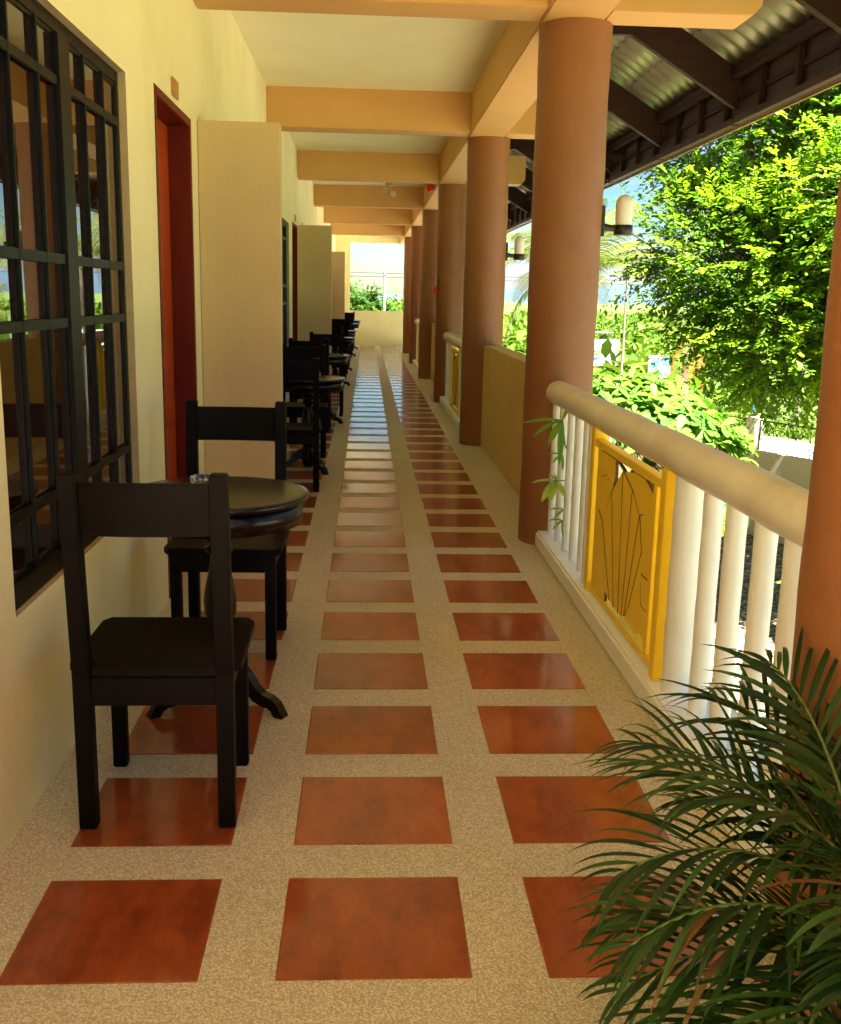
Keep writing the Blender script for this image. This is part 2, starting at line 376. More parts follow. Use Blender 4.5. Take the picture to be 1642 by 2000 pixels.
# ---- left wall with window and door openings
WIN_Y = [(2.79, 4.40)]; DOOR_Y = [(4.96, 5.94)]
wins, doors = [], []
for k in range(4):
    for s in (0, 1):
        def tr(y0, y1):
            if s: y0, y1 = 12.44-y1, 12.44-y0
            return y0+PER*k, y1+PER*k
        w_ = tr(*WIN_Y[0]); d_ = tr(*DOOR_Y[0])
        if w_[1] < YE-.3: wins.append(w_)
        if d_[1] < YE-.3: doors.append(d_)
WZ = (.60, 2.35); DZ = (0, 2.42)
def wall_holes(name, y0, y1, z0, z1, holes, xf, xb, mats):
    ys = sorted({y0, y1, *[h[0] for h in holes], *[h[1] for h in holes]}); zs = sorted({z0, z1, *[h[2] for h in holes], *[h[3] for h in holes]})
    def solid(i, j):
        if i < 0 or j < 0 or i >= len(ys)-1 or j >= len(zs)-1: return None
        y = (ys[i]+ys[i+1])/2; z = (zs[j]+zs[j+1])/2
        return not any(h[0] < y < h[1] and h[2] < z < h[3] for h in holes)
    mb = MB()
    for i in range(len(ys)-1):
        for j in range(len(zs)-1):
            a, b, c, d = ys[i], ys[i+1], zs[j], zs[j+1]
            if solid(i, j):
                mb.add([(xf, a, c), (xf, b, c), (xf, b, d), (xf, a, d)], [(0, 1, 2, 3)])
                mb.add([(xb, a, c), (xb, b, c), (xb, b, d), (xb, a, d)], [(3, 2, 1, 0)])
            else:
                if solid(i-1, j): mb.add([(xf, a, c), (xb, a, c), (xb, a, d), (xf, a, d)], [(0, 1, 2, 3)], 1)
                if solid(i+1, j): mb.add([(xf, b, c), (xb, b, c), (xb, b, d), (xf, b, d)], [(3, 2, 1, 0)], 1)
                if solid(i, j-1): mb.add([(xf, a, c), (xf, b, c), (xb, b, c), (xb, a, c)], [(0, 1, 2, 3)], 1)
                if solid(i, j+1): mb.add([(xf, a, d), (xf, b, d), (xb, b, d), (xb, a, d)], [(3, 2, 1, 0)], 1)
    me = mb.mesh(name, mats, fix=False)
    return put(name, me)
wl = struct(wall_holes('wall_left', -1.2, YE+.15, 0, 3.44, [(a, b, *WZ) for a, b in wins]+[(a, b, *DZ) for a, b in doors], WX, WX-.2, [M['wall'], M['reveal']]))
# far end wall: left pier, parapet, lintel
ew = struct(MB().box(WX+.001, -.53, YE, YE+.15, 0, 3.44).box(-.53, 1.18, YE, YE+.15, 0, 1.05).box(-.53, .97, YE, YE+.15, 3.08, 3.44).build('wall_end', M['wall']))
# ceiling and the building behind the wall
struct(box('ceiling', -6, 1.32, -1.2, YE+.15, 3.42, 3.56, M['ceil']))
struct(MB().box(-6, WX-.202, -1.2, -1.0, GZ, 3.42).box(-6, WX-.202, YE, YE+.15, GZ, 3.42).box(-6.2, -6, -1.2, YE+.15, GZ, 3.56).box(-6, WX-.202, -1.0, YE, -.16, 0)
       .box(1.15, 1.35, -7, 33, GZ, -.162).build('building_shell', M['wall']))
# wing walls between the paired rooms
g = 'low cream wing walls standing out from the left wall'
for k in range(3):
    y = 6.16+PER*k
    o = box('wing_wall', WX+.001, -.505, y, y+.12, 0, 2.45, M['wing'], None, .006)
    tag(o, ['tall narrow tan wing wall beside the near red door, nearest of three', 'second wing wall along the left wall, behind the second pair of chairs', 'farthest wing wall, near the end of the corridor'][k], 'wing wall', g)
# beams
g = 'apricot ceiling beams across the corridor'
for k, yc in enumerate([2.13]+CY[1:]):
    o = thing('ceiling_beam', f'{ORD[k]} apricot beam crossing the corridor ceiling'+(' above the first column at the right edge' if k == 0 else ', counted from the camera'), 'beam', g)
    box('beam', WX+.001, .969, yc-.35, yc-.04, 3.06, 3.43, M['beam'], o, .006)
    pr = MB().prism([(0, 3.055), (.78, 3.055), (.83, 3.11), (.83, 3.43), (0, 3.43)], (1.321, yc-.35, 0), (1, 0, 0), (0, 0, 1), (0, .31, 0))
    pr.build('bracket', M['beam'], o, .006)
o = MB().box(.97, 1.32, -1.2, YE+.15, 3.05, 3.428).build('edge_beam', M['beam'], None, .008)
tag(o, 'long apricot beam running over all the round columns', 'beam')

# ------------------------------------------------------------------ columns, half walls, railings
g = 'round terracotta columns along the open side'
cme = MB().lathe([(z, CR + .002*math.sin(z*9)+.001*math.sin(z*23)) for z in np.linspace(.0, 3.05, 40)], 48).mesh('column', M['column'], fix=False)
# smooth cap faces are flat anyway
for k, y in enumerate(CY):
    o = put('column', cme, None, (CX, y, 0))
    lab = ['dark terracotta column cut by the right edge of the photo', 'large terracotta column with the white rail running into it', 'second full terracotta column, at the end of the low ochre wall',
           'third full terracotta column, with the second yellow panel in front of it', 'fourth full terracotta column down the row', 'fifth full terracotta column down the row', 'last terracotta column, beside the end wall', 'terracotta column behind the camera', 'farther terracotta column behind the camera'][k]
    tag(o, lab, 'column', g)
g = 'low ochre walls between columns'
for k, (a, b_) in enumerate([(CY[1], CY[2]), (CY[3], CY[4]), (CY[5], CY[6]), (-1.39, CY[0])]):
    o = box('parapet', 1.18, 1.35, a+.19, b_-.19, 0, 1.035, M['half'], None, .008)
    tag(o, ['low ochre parapet between the large column and the next one', 'low parapet farther down, between the fourth and fifth columns', 'farthest low parapet near the end wall', 'low parapet behind the camera', 'farther low parapet behind the camera'][k], 'low wall', g)

def z_plate(poly, x0, th): return MB().prism([(p[0], p[1]) for p in poly], (x0, 0, 0), (0, 1, 0), (0, 0, 1), (th, 0, 0), 0, 1)
bal_me = MB().lathe([(z, .0335+.0008*math.sin(z*31)) for z in np.linspace(.095, .915, 14)], 16).mesh('baluster', M['white'], fix=False)
newel_me = MB().lathe([(z, .058+.001*math.sin(z*27)) for z in np.linspace(.095, .90, 14)], 24).mesh('newel', M['white'], fix=False)
def railing(ya, yb, label, g):
    t = thing('railing', label, 'railing', g, (1.15, (ya+yb)/2, 0))
    h = (yb-ya)/2; n = 40
    pts = [(0.0+.0015*math.sin(q*1.3), -h+2*h*q/n, .955+.0018*math.sin(q*.9+1)) for q in range(n+1)]
    MB().tube(pts, [.072+.0012*math.sin(q*1.7)*math.sin(q*.6) for q in range(n+1)], 24).build('rail', M['railw'], t)
    MB().box(-.10, .16, -h, h, .0, .10).build('kerb', M['white'], t, .012)
    for s in (-1, 1):
        for i in range(5):
            put('baluster', bal_me, t, (random.uniform(-.003, .003), s*(.955+.228*i), 0), (0, 0, random.random()*6))
        put('newel', newel_me, t, (0, s*.725, 0))
    # yellow carved panel: posts, frame and saw-cut boards
    y0, y1 = -.60, .60
    f = empty('yellow_panel'); f.parent = t
    ym = M['yellow']; x = -.055
    for s in (-1, 1):
        MB().box(x-.01, x+.06, s*.60-.035 if s < 0 else .565, s*.60+.035 if s < 0 else .635, .101, .905).build('post', ym, f, .003)
        MB().box(x-.004, x+.035, min(s*.50, s*.455), max(s*.50, s*.455), .155, .822).build('stile', ym, f, .002)
    MB().box(x-.004, x+.04, -.564, .564, .823, .858).build('top_rail', ym, f, .002)
    MB().box(x-.004, x+.04, -.564, .564, .118, .154).build('bottom_rail', ym, f, .002)
    # the boards, in the plane of the panel; coordinates measured about the panel centre (4.20)
    def off(poly): return [(a-4.195, b) for a, b in poly]
    A_, B_, C_, D_, E_, G_, H_, I_, J_, K_, N_ = (4.575, .42), (4.53, .505), (4.40, .665), (4.235, .79), (4.075, .735), (3.955, .655), (3.90, .52), (3.885, .40), (3.995, .29), (4.10, .185), (4.40, .21)
    P = [
     [(4.649, .822), (4.345, .822), (4.335, .75), (4.36, .70), (4.42, .715), (4.50, .73), (4.60, .705), (4.649, .735)],
     [(4.649, .735), (4.60, .705), (4.50, .73), (4.42, .715), (4.36, .70), C_, B_, (4.62, .545), (4.649, .52)],
     [D_, (4.06, .815), (3.90, .815), (3.741, .77), (3.741, .63), (3.83, .665), (3.90, .672), G_, E_],
     [G_, (3.90, .672), (3.83, .665), (3.741, .63), (3.741, .43), (3.89, .43), H_],
     [(3.89, .43), (3.741, .43), (3.741, .30), (3.86, .31), I_],
     [B_, (4.62, .545), (4.649, .52), (4.649, .31), (4.60, .33), A_],
     [A_, (4.60, .33), (4.649, .31), (4.649, .156), (4.40, .156), N_],
     [I_, (3.86, .31), (3.741, .30), (3.741, .175), (3.84, .19), (3.92, .165), (4.02, .18), (4.10, .165), K_, J_],
    ]
    for i, p in enumerate(P):
        cx_ = sum(q[0] for q in p)/len(p); cz_ = sum(q[1] for q in p)/len(p)
        p = [(q[0]+(cx_-q[0])*.045, q[1]+(cz_-q[1])*.025) for q in p]
        z_plate(off(p), x+.010-.021*(cx_-3.80)+.0015*(i % 2), .014).build('carved_board', [ym, M['seam']], f)
    # fan of tapering boards rising from the bottom point
    tops = [(4.575, .42), (4.53, .505), (4.40, .665), (4.235, .79), (4.075, .735), (3.955, .655), (3.90, .52), (3.885, .40)]
    bots = [(4.40, .21), (4.32, .19), (4.25, .18), (4.18, .175), (4.13, .175), (4.10, .185), (4.05, .235), (3.995, .29)]
    for i in range(7):
        a, b_ = tops[i], tops[i+1]; c_, d_ = bots[i+1], bots[i]; e = -.003
        poly = [(a[0]-e, a[1]), (b_[0]+e, b_[1]), (c_[0]+e, c_[1]), (d_[0]-e, d_[1])]
        z_plate(off(poly), x+.011-.0030*(6-i), .014).build('fan_board', [ym, M['seam']], f)
    return t
g = 'white railings with a yellow carved panel'
railing(CY[0]+.19, CY[1]-.185, 'nearest white railing with round balusters and a yellow carved panel', g)
railing(CY[2]+.19, CY[3]-.185, 'second white railing, seen edge-on past the second full column', g)
railing(CY[4]+.19, CY[5]-.185, 'farthest white railing, only its kerb showing between far columns', g)

# ------------------------------------------------------------------ windows and doors
def make_window():
    t = empty('barred_window'); W2 = (WIN_Y[0][1]-WIN_Y[0][0])/2; z0, z1 = WZ
    x = -.03                                     # frame face behind the wall face
    fm = M['win']
    for nm, bx in dict(jamb=[(-W2+.001, -W2+.05), (W2-.05, W2-.001)]).items():
        for a, b_ in bx: MB().box(x-.06, x, a, b_, z0+.001, z1-.001).build('frame_side', fm, t, .003)
    MB().box(x-.06, x, -W2+.051, W2-.051, z1-.05, z1-.001).build('frame_head', fm, t, .003)
    MB().box(x-.06, x+.012, -W2+.051, W2-.051, z0+.001, z0+.075).build('frame_sill', fm, t, .003)
    MB().box(x-.05, x+.014, -.065, .065, z0+.076, z1-.051).build('mullion', fm, t, .004)
    rows = [z0+.076, .854, 1.392, 1.597, 2.15, z1-.051]
    cols = [-W2+.051, -.527, -.2635, .2635, .527, W2-.051]
    yedges = [[-W2+.051, -.525, -.262, -.066], [.066, .262, .525, W2-.051]]
    # front grille bars (flat steel) standing clear of the sashes
    for y in (-.525, -.262, .262, .525):
        MB().box(x-.001, x+.009, y-.008, y+.008, z0+.077, z1-.052).build('grille_bar', fm, t, .002)
    for z in rows[1:-1]:
        for s in (-1, 1):
            a, b_ = sorted((s*.066, s*(W2-.051)))
            MB().box(x-.0005, x+.008, a, b_, z-.016, z+.016).build('grille_rail', fm, t, .002)
    # sash with muntins and glass panes
    for ye in yedges:
        for i in range(3):
            a, b_ = ye[i], ye[i+1]
            for j in range(5):
                c_, d_ = rows[j], rows[j+1]
                w = .012; mb = MB()
                mb.box(x-.018, x-.003, a+.001, a+w, c_+.001, d_-.001); mb.box(x-.018, x-.003, b_-w, b_-.001, c_+.001, d_-.001)
                mb.box(x-.018, x-.003, a+w, b_-w, c_+.001, c_+w); mb.box(x-.018, x-.003, a+w, b_-w, d_-w, d_-.001)
                fr = mb.build('sash', fm, t)
                tilt = random.uniform(-.002, .002)
                MB().add([(x-.028, a+w-.004, c_+w-.004), (x-.028+tilt, b_-w+.004, c_+w-.004), (x-.028+tilt, b_-w+.004, d_-w+.004), (x-.028, a+w-.004, d_-w+.004)], [(0, 1, 2, 3)]) if 0 else None
                mb = MB(); mb.box(x-.013, x-.009, a+w-.004, b_-w+.004, c_+w-.004, d_-w+.004); mb.build('pane', M['pane'], fr)
    MB().box(x-.10, x-.065, -W2+.001, W2-.001, z0+.001, z1-.001).build('backing_board', M['black'], t)
    return t
wp = make_window()
g = 'dark barred windows in the cream wall'
order = sorted(wins)
WL = ['large dark barred window at the left edge, reflecting the palms', 'second barred window, hidden behind the first wing wall', 'barred window seen as a thin dark sliver past the first wing wall']
for i, (a, b_) in enumerate(order):
    o = wp if i == 0 else copy_tree(wp)
    o.location = (WX, (a+b_)/2, 0)
    tag(o, WL[i] if i < 3 else f'{ORD[i]} barred window along the left wall, counted from the camera', 'window', g)
def make_door():
    t = empty('panel_door'); W2 = .49
    # casing flush in the opening, leaf set back
    for s in (-1, 1):
        a, b_ = sorted((s*(W2-.001), s*(W2-.045)))
        MB().box(-.15, .004, a, b_, .002, 2.419).build('door_jamb', M['jamb'], t, .003)
    MB().box(-.15, .004, -W2+.046, W2-.046, 2.375, 2.419).build('door_head', M['jamb'], t, .003)
    lf = MB().box(-.145, -.115, -W2+.047, W2-.047, .01, 2.373).build('door_leaf', M['door'], t, .003)
    for (c_, d_) in ((.18, .78), (.88, 1.46), (1.56, 2.22)):
        for (a, b_) in ((-.36, -.04), (.04, .36)):
            MB().box(-.116, -.106, a, b_, c_, d_).build('door_panel', M['door'], lf, .008)
    MB().lathe([(0, .02), (.02, .012), (.045, .012), (.055, .028), (.075, .03), (.085, .018)], 16, (-.115, -.40, 1.0), axis='x').build('door_knob', M['metal'], t)
    return t
dp = make_door(); g = 'red brown room doors'
for i, (a, b_) in enumerate(sorted(doors)):
    o = dp if i == 0 else copy_tree(dp)
    o.location = (WX, (a+b_)/2, 0)
    tag(o, ['red brown panel door beside the large barred window', 'second red brown door, hidden behind the first wing wall', 'red brown door sliver just before the second wing wall'][i] if i < 3 else f'{ORD[i]} red brown door along the left wall, counted from the camera', 'door', g)
    pq = tag(box('number_plaque', WX, WX+.012, (a+b_)/2-.06, (a+b_)/2+.09, 2.445, 2.53, M['plaque'], None, .002),
             ['small blank brown plaque above the nearest red door', 'small brown plaque above the second door'][i] if i < 2 else f'small brown plaque above the {ORD[i]} door', 'plaque', 'brown plaques over the doors')

# ------------------------------------------------------------------ tables and chairs
def make_chair():
    t = empty('chair'); dm = M['dark']
    for s in (-1, 1):
        mb = MB(); w = .024
        pr = [(-.230, 0), (-.180, 0), (-.182, .46), (-.237, 1.035), (-.281, 1.035), (-.232, .46)]
        mb.prism(pr, (s*.195-w, 0, 0), (0, 1, 0), (0, 0, 1), (2*w, 0, 0)); mb.build('back_leg', dm, t, .004)
        MB().box(s*.193-.022, s*.193+.022, .168, .212, 0, .454).build('front_leg', dm, t, .004)
        MB().box(s*.193-.012, s*.193+.012, -.181, .167, .378, .453).build('side_apron', dm, t, .002)
    seat = [(-.238, -.175), (-.238, .20), (-.215, .236), (.215, .236), (.238, .20), (.238, -.175), (.17, -.178), (.17, -.215), (-.17, -.215), (-.17, -.178)]
    MB().prism(seat, (0, 0, .4545), (1, 0, 0), (0, 1, 0), (0, 0, .03)).build('seat', dm, t, .004, 2)
    MB().box(-.170, .170, .176, .204, .378, .4535).build('front_apron', dm, t, .002)
    MB().box(-.170, .170, -.222, -.196, .372, .4535).build('back_apron', dm, t, .002)
    mb = MB(); n = 12; vs = []
    for i in range(n+1):                       # slightly dished back board
        x = -.1705+.341*i/n; c = -.012*(1-(2*i/n-1)**2)
        for (y, z) in ((-.262+c, 1.008), (-.242+c, 1.008), (-.229+c, .862), (-.249+c, .862)): vs.append((x, y, z))
    fs = []
    for i in range(n):
        for j in range(4): fs.append((i*4+j, i*4+(j+1) % 4, (i+1)*4+(j+1) % 4, (i+1)*4+j))
    fs += [(0, 1, 2, 3), (n*4+3, n*4+2, n*4+1, n*4)]
    mb.add(vs, fs); mb.build('back_board', dm, t, .003)
    return t
def make_table():
    t = empty('round_table'); dm = M['dark']
    MB().lathe([(.780, .300), (.780, .318), (.785, .3245), (.798, .3255), (.804, .321), (.8055, .30), (.8055, .001)], 72).build('tabletop', M['top'], t)
    MB().lathe([(.700, .288), (.700, .300), (.779, .303), (.779, .290)], 72).build('apron', M['top'], t)
    prof = [(.035, .03), (.04, .045), (.06, .052), (.20, .052), (.215, .040), (.225, .052), (.24, .055), (.25, .048), (.258, .034), (.28, .032), (.31, .045), (.36, .058), (.41, .060), (.46, .052), (.52, .038), (.56, .032),
            (.575, .034), (.585, .050), (.60, .050), (.608, .038), (.62, .038), (.628, .052), (.645, .052), (.655, .040), (.69, .046), (.70, .06), (.779, .06)]
    MB().lathe(prof, 28).build('pedestal', M['top'], t)
    MB().beam((-.27, 0, .74), (.27, 0, .74), .05, .06).build('cross_rail', dm, t, .002) if 0 else None
    leg = [(.045, .195), (.085, .178), (.125, .145), (.16, .10), (.19, .078), (.225, .07), (.255, .052), (.283, .006), (.283, 0), (.243, 0), (.232, .02), (.215, .03), (.185, .032), (.15, .045), (.115, .08), (.08, .10), (.045, .10)]
    for a in (-150, -30, 90):
        a = R(a); u = Vector((math.cos(a), math.sin(a), 0)); p = Vector((-u.y, u.x, 0))
        MB().prism(leg, p*-.023, u, (0, 0, 1), p*.046).build('leg', M['top'], t, .004)
    return t
chair0 = make_chair(); table0 = make_table(); used = [0, 0]
g1 = 'dark wooden chairs along the left wall'; g2 = 'dark round pedestal tables along the left wall'
SETS = [(-.582, 2.93, -.525, 3.63, -.575, 4.295), (-.583, 8.06, -.50, 8.85, -.60, 9.74), (-.62, 11.57, -.52, 12.35, -.51, 13.15), (-.60, 16.75, -.53, 17.6, -.58, 18.45),
        (-.58, 20.25, -.53, 21.15, -.58, 21.95), (-.59, 25.45, -.50, 26.3, -.58, 27.1), (-.58, 28.95, -.50, 29.8, -.58, 30.6)]
SN = ['nearest', 'second', 'third', 'fourth', 'fifth', 'sixth', 'farthest']
for i, (ax, ay, tx, ty, bx_, by) in enumerate(SETS):
    for q, (x, y, rz) in enumerate(((ax, ay, 0), (bx_, by, math.pi))):
        o = chair0 if not used[0] else copy_tree(chair0); used[0] = 1
        o.location = (x, y, 0); o.rotation_euler = (0, 0, rz+R([.6, -1, 2, 1.5, -1.5, 1, -2, 0.5, 1, -1, .5, 1, -1, 0][2*i+q]))
        lab = [['large black wooden chair in the foreground, its back to the camera', 'black wooden chair facing the camera across the nearest round table'],
               ['black chair with its back to the camera at the second table', 'black chair facing the camera behind the second table'],
               ['black chair with its back to the camera at the third table', 'black chair facing the camera behind the third table']]
        tag(o, lab[i][q] if i < 3 else f"black chair on the {'near' if q == 0 else 'far'} side of the {SN[i]} round table", 'chair', g1)
    o = table0 if not used[1] else copy_tree(table0); used[1] = 1
    o.location = (tx, ty, 0); o.rotation_euler = (0, 0, [0, R(-22), 0, R(5), 0, R(-6), R(4)][i])
    tag(o, f"{SN[i]} dark round pedestal table between its two chairs" + (', with a glass ashtray on it' if i == 0 else ''), 'table', g2)
am = MB(); n = 12; vs = []
prof = [(.0, .036), (.004, .040), (.030, .044), (.032, .036), (.012, .030), (.010, .001)]
for (z, r) in prof:
    for j in range(n*2):
        a = math.pi*j/n; rr = r*(1+(.05 if j % 2 else -.03) if r > .02 else 1); vs.append((rr*math.cos(a), rr*math.sin(a), z))
n2 = n*2
am.add(vs, [(i*n2+j, i*n2+(j+1) % n2, (i+1)*n2+(j+1) % n2, (i+1)*n2+j) for i in range(len(prof)-1) for j in range(n2)])
am.add(vs[:n2], [tuple(range(n2-1, -1, -1))]); am.add(vs[-n2:], [tuple(range(n2))])
ame = am.mesh('ashtray', M['glass'])
tag(put('ashtray', ame, None, (-.60, 3.76, .8062)), 'small cut glass ashtray on the nearest table', 'ashtray', 'glass ashtrays on the tables')
tag(put('ashtray', ame, None, (-.44, 8.98, .8062)), 'small glass ashtray on the second table', 'ashtray', 'glass ashtrays on the tables')

# ------------------------------------------------------------------ lamps, alarm bell, emergency light
def make_lamp():
    t = empty('wall_lamp')
    MB().box(.0, .022, -.035, .035, -.02, .16).build('back_plate', M['black'], t, .004)
    mb = MB(); mb.tube([(.01, 0, .035), (.05, 0, .032), (.10, 0, .028)], [.028, .021, .019], 12); mb.build('arm', M['black'], t)
    MB().lathe([(.0, .048), (.002, .056), (.058, .056), (.06, .05)], 24, (.143, 0, -.01)).build('socket_ring', M['black'], t)
    MB().lathe([(.05, .050), (.17, .052), (.19, .049), (.208, .040), (.220, .026), (.226, .01), (.227, .001)], 24, (.143, 0, 0)).build('globe', M['opal'], t)
    return t
lp = make_lamp()
for i, k in enumerate((1, 2, 3, 4, 5)):
    o = lp if i == 0 else copy_tree(lp)
    o.location = (CX+CR-.005, CY[k], 1.90)
    tag(o, ['white capsule wall lamp on the outer side of the large column', 'white capsule lamp on the second full column', 'capsule lamp on the third full column', 'capsule lamp on the fourth full column', 'capsule lamp on the fifth full column'][i], 'wall lamp', 'capsule lamps on the columns')
t = thing('alarm_bell', 'red alarm bell high on the edge beam past the third ceiling beam', 'alarm bell', None, (.968, 15.9, 3.13))
MB().lathe([(0, .08), (-.03, .085), (-.07, .10), (-.10, .09), (-.115, .05), (-.118, .001)], 24, axis='x').build('bell_dome', M['red'], t)
MB().lathe([(.0, .105), (-.012, .105), (-.014, .08)], 24, axis='x').build('backing_ring', M['metal'], t)
t = thing('call_point', 'small round red alarm button on the third full column', 'alarm button', None, (CX-CR+.004, CY[3]-.05, 1.60))
MB().lathe([(0, .05), (-.03, .055), (-.045, .045), (-.05, .001)], 20, axis='x').build('button', M['red'], t)
MB().box(-.008, .0, -.04, .04, .06, .22).build('notice', M['sign'], t)
t = thing('emergency_light', 'twin spot emergency light hanging under the ceiling past the third beam', 'emergency light', None, (.31, 16.0, 0))
MB().box(-.055, .055, -.04, .04, 3.125, 3.419).build('housing', M['beam'], t, .004)
MB().tube([(0, 0, 3.126), (0, 0, 3.085)], .022, 10).build('swivel', M['metal'], t)
for s, zz in ((-1, 3.055), (1, 3.005)):
    h = MB().tube([(0, 0, 3.09), (s*.05, -.01, zz+.02)], .009, 8).build('bracket', M['metal'], t)
    c = Vector((s*.062-.0, -.02, zz)); d = Vector((s*.3, -1, -.35)).normalized()
    MB().tube([c-d*.03, c+d*.0, c+d*.03], [.024, .040, .043], 16).build('spot_head', M['metal'], t)

# ------------------------------------------------------------------ roof over the open side
rf = thing('roof', 'corrugated metal eaves on dark brown rafters over the open side', 'roof')
XF = 3.0
def rz(x): return 3.38+.6*(XF-x)
pitch = .218
def sheet_mesh(xa, xb, dz):
    ns = 12; L_ = 5*pitch+.03; n = int(5*ns)+1; vs = []; fs = []
    for x in (xa, xb):
        for i in range(n):
            y = i*L_/(n-1); a = 2*math.pi*y/pitch
            c = math.cos(a); c = math.copysign(abs(c)**.8, c)
            vs.append((x, y, rz(x)+.022*c+dz))
    fs = [(i, i+1, n+i+1, n+i) for i in range(n-1)]
    o = len(vs); vs += [(v[0], v[1], v[2]+.0035) for v in vs]
    fs += [(o+n+i, o+n+i+1, o+i+1, o+i) for i in range(n-1)]
    fs += [(i, o+i, o+i+1, i+1) for i in range(n-1)]+[(n+i, n+i+1, o+n+i+1, o+n+i) for i in range(n-1)]
    mb = MB(); mb.add(vs, fs, 0, True)
    return mb.mesh('corrugated_sheet', M['sheet'])
rows = [(3.09, 2.60, 0), (2.66, 2.30, .014), (2.36, -.2, .028), (-.1, -3.2, .042)]
for xa, xb, dz in rows:
    me = sheet_mesh(xa, xb, dz)
    for k in range(-7, 30):
        put('corrugated_sheet', me, rf, (0, 6.54-.02+k*5*pitch, .004*(k % 2)))
# rafters with a level tie, every half bay
raf = [(1.33, 3.585), (2.08, 3.585), (2.985, 3.045), (2.985, 3.345), (1.33, 4.34)]
rme = MB().prism(raf, (0, -.035, 0), (1, 0, 0), (0, 0, 1), (0, .07, 0)).mesh('rafter', M['rafter'], .003)
RY = [6.54+2.18*k for k in range(-3, 13)]
for y in RY: put('rafter', rme, rf, (0, y, 0))
def along(name, x0, x1, z0, z1, m_):
    for i in range(len(RY)-1): box(name, x0, x1, RY[i]+.037, RY[i+1]-.037, z0, z1, m_, rf, .002)
along('purlin', 2.90, 2.975, 3.275, 3.345, M['rafter'])
for xx in (2.31, 1.70): 
    MB().beam((xx, -2.3, rz(xx)-.045), (xx, 33, rz(xx)-.045), .05, .07, (0.5, 0, 1)).build('purlin', M['rafter'], rf) if 0 else None
for i in range(len(RY)-1):
    a, b_ = RY[i], RY[i+1]
    box('fascia_board', 3.012, 3.035, a+.002, b_-.002, 2.93, 3.37, M['fascia'], rf, .002)
    box('fascia_lower_rail', 2.95, 3.011, a+.037, b_-.037, 2.932, 2.985, M['fascia'], rf, .002)
    box('soffit_rail', 2.99, 3.011, a+.037, b_-.037, 3.12, 3.16, M['rafter'], rf)
    for q in (.10, .42, .74):
        yy = a+(b_-a)*q
        box('fascia_stud', 2.955, 3.0, yy-.025, yy+.025, 2.986, 3.274, M['rafter'], rf, .002)
box('drip_edge', 3.036, 3.056, -1.1, 32.7, 2.915, 2.965, M['rawedge'], rf, .002)

# ------------------------------------------------------------------ ground, yard, road, fence
ND = Vector((.9, .436, 0)); FD = Vector((.436, -.9, 0))        # outward from and along the fence
P0 = Vector((7.62, 19.7, 0))                                # post B of the fence
gr = struct(MB().add([(-3000, -3000, GZ-.02), (3000, -3000, GZ-.02), (3000, 6000, GZ-.02), (-3000, 6000, GZ-.02)], [(0, 1, 2, 3)]) or None) if 0 else None
mb = MB(); mb.add([(-3000, -3000, GZ-.02), (3000, -3000, GZ-.02), (3000, 6000, GZ-.02), (-3000, 6000, GZ-.02)], [(0, 1, 2, 3)])
struct(mb.build('ground', M['field']))
mb = MB()
q0 = P0-FD*45; q1 = P0+FD*30
mb.add([(1.36, q0.y, GZ), (q0.x, q0.y, GZ), (q1.x, q1.y, GZ), (1.36, q1.y, GZ)], [(0, 1, 2, 3)])
struct(mb.build('yard', M['gravel']))
mb = MB()
for a, b_ in ((3, 12.3),):
    v = [P0+ND*a-FD*90, P0+ND*b_-FD*90, P0+ND*b_+FD*60, P0+ND*a+FD*60]
    mb.add([(p.x, p.y, GZ+.004) for p in v], [(0, 1, 2, 3)])
struct(mb.build('road', M['road']))
ft = thing('boundary_wall', 'pale yellow yard wall with square posts and curved ironwork on top', 'wall')
PIT = 2.11
for k in range(-8, 8):
    c = P0+FD*PIT*k; rot = math.atan2(FD.y, FD.x)
    mb = MB(); mb.box(-.12, .12, -.12, .12, GZ, -.66); mb.build('post', M['fence'], ft, .008).matrix_local = Matrix.Translation((c.x, c.y, 0)) @ Matrix.Rotation(rot, 4, 'Z')
    mb = MB(); mb.box(.121, PIT-.121, -.06, .06, GZ, -1.30); mb.build('wall_section', M['fence'], ft, .006).matrix_local = Matrix.Translation((c.x, c.y, 0)) @ Matrix.Rotation(rot, 4, 'Z')
iron = []
def iron_panel():
    out = []
    z0, z1 = -1.295, -.72; w = PIT-.26
    out.append(('top_bar', MB().box(.13, PIT-.13, -.015, .015, z1-.015, z1+.015).mesh('top_bar', M['iron'])))
    for x in (.14, PIT-.14): out.append(('end_bar', MB().box(x-.012, x+.012, -.014, .014, z0, z1-.016).mesh('end_bar', M['iron'])))
    rr = random.Random(3)
    for i, (xa, bend, xt, h) in enumerate([(.30, -.10, .22, 1), (.42, .12, .36, 1), (.62, -.14, .78, 1), (.72, .10, .80, .95), (.98, .16, .82, 1), (1.10, -.16, 1.22, .9), (1.30, .14, 1.16, 1), (1.38, .02, 1.60, .9), (1.40, .0, 1.36, 1), (1.62, -.10, 1.58, .45), (1.72, .1, 1.60, .5)]):
        pts = [(xa+(xt-xa)*s+bend*math.sin(math.pi*s), 0, z0+(z1-z0-.02)*h*s) for s in np.linspace(0, 1, 9)]
        out.append(('curved_bar', MB().tube(pts, .009, 6).mesh('curved_bar', M['iron'])))
    return out
ip = iron_panel()
for k in range(-8, 8):
    c = P0+FD*PIT*k
    mw = Matrix.Translation((c.x, c.y, 0)) @ Matrix.Rotation(math.atan2(FD.y, FD.x), 4, 'Z')
    pn = empty('ironwork_panel'); pn.parent = ft; pn.matrix_local = mw
    for nm, me in ip: put(nm, me, pn)
t = thing('post_lantern', 'small grey lantern on top of a yard wall post', 'lantern', None, (P0.x, P0.y, -.66))
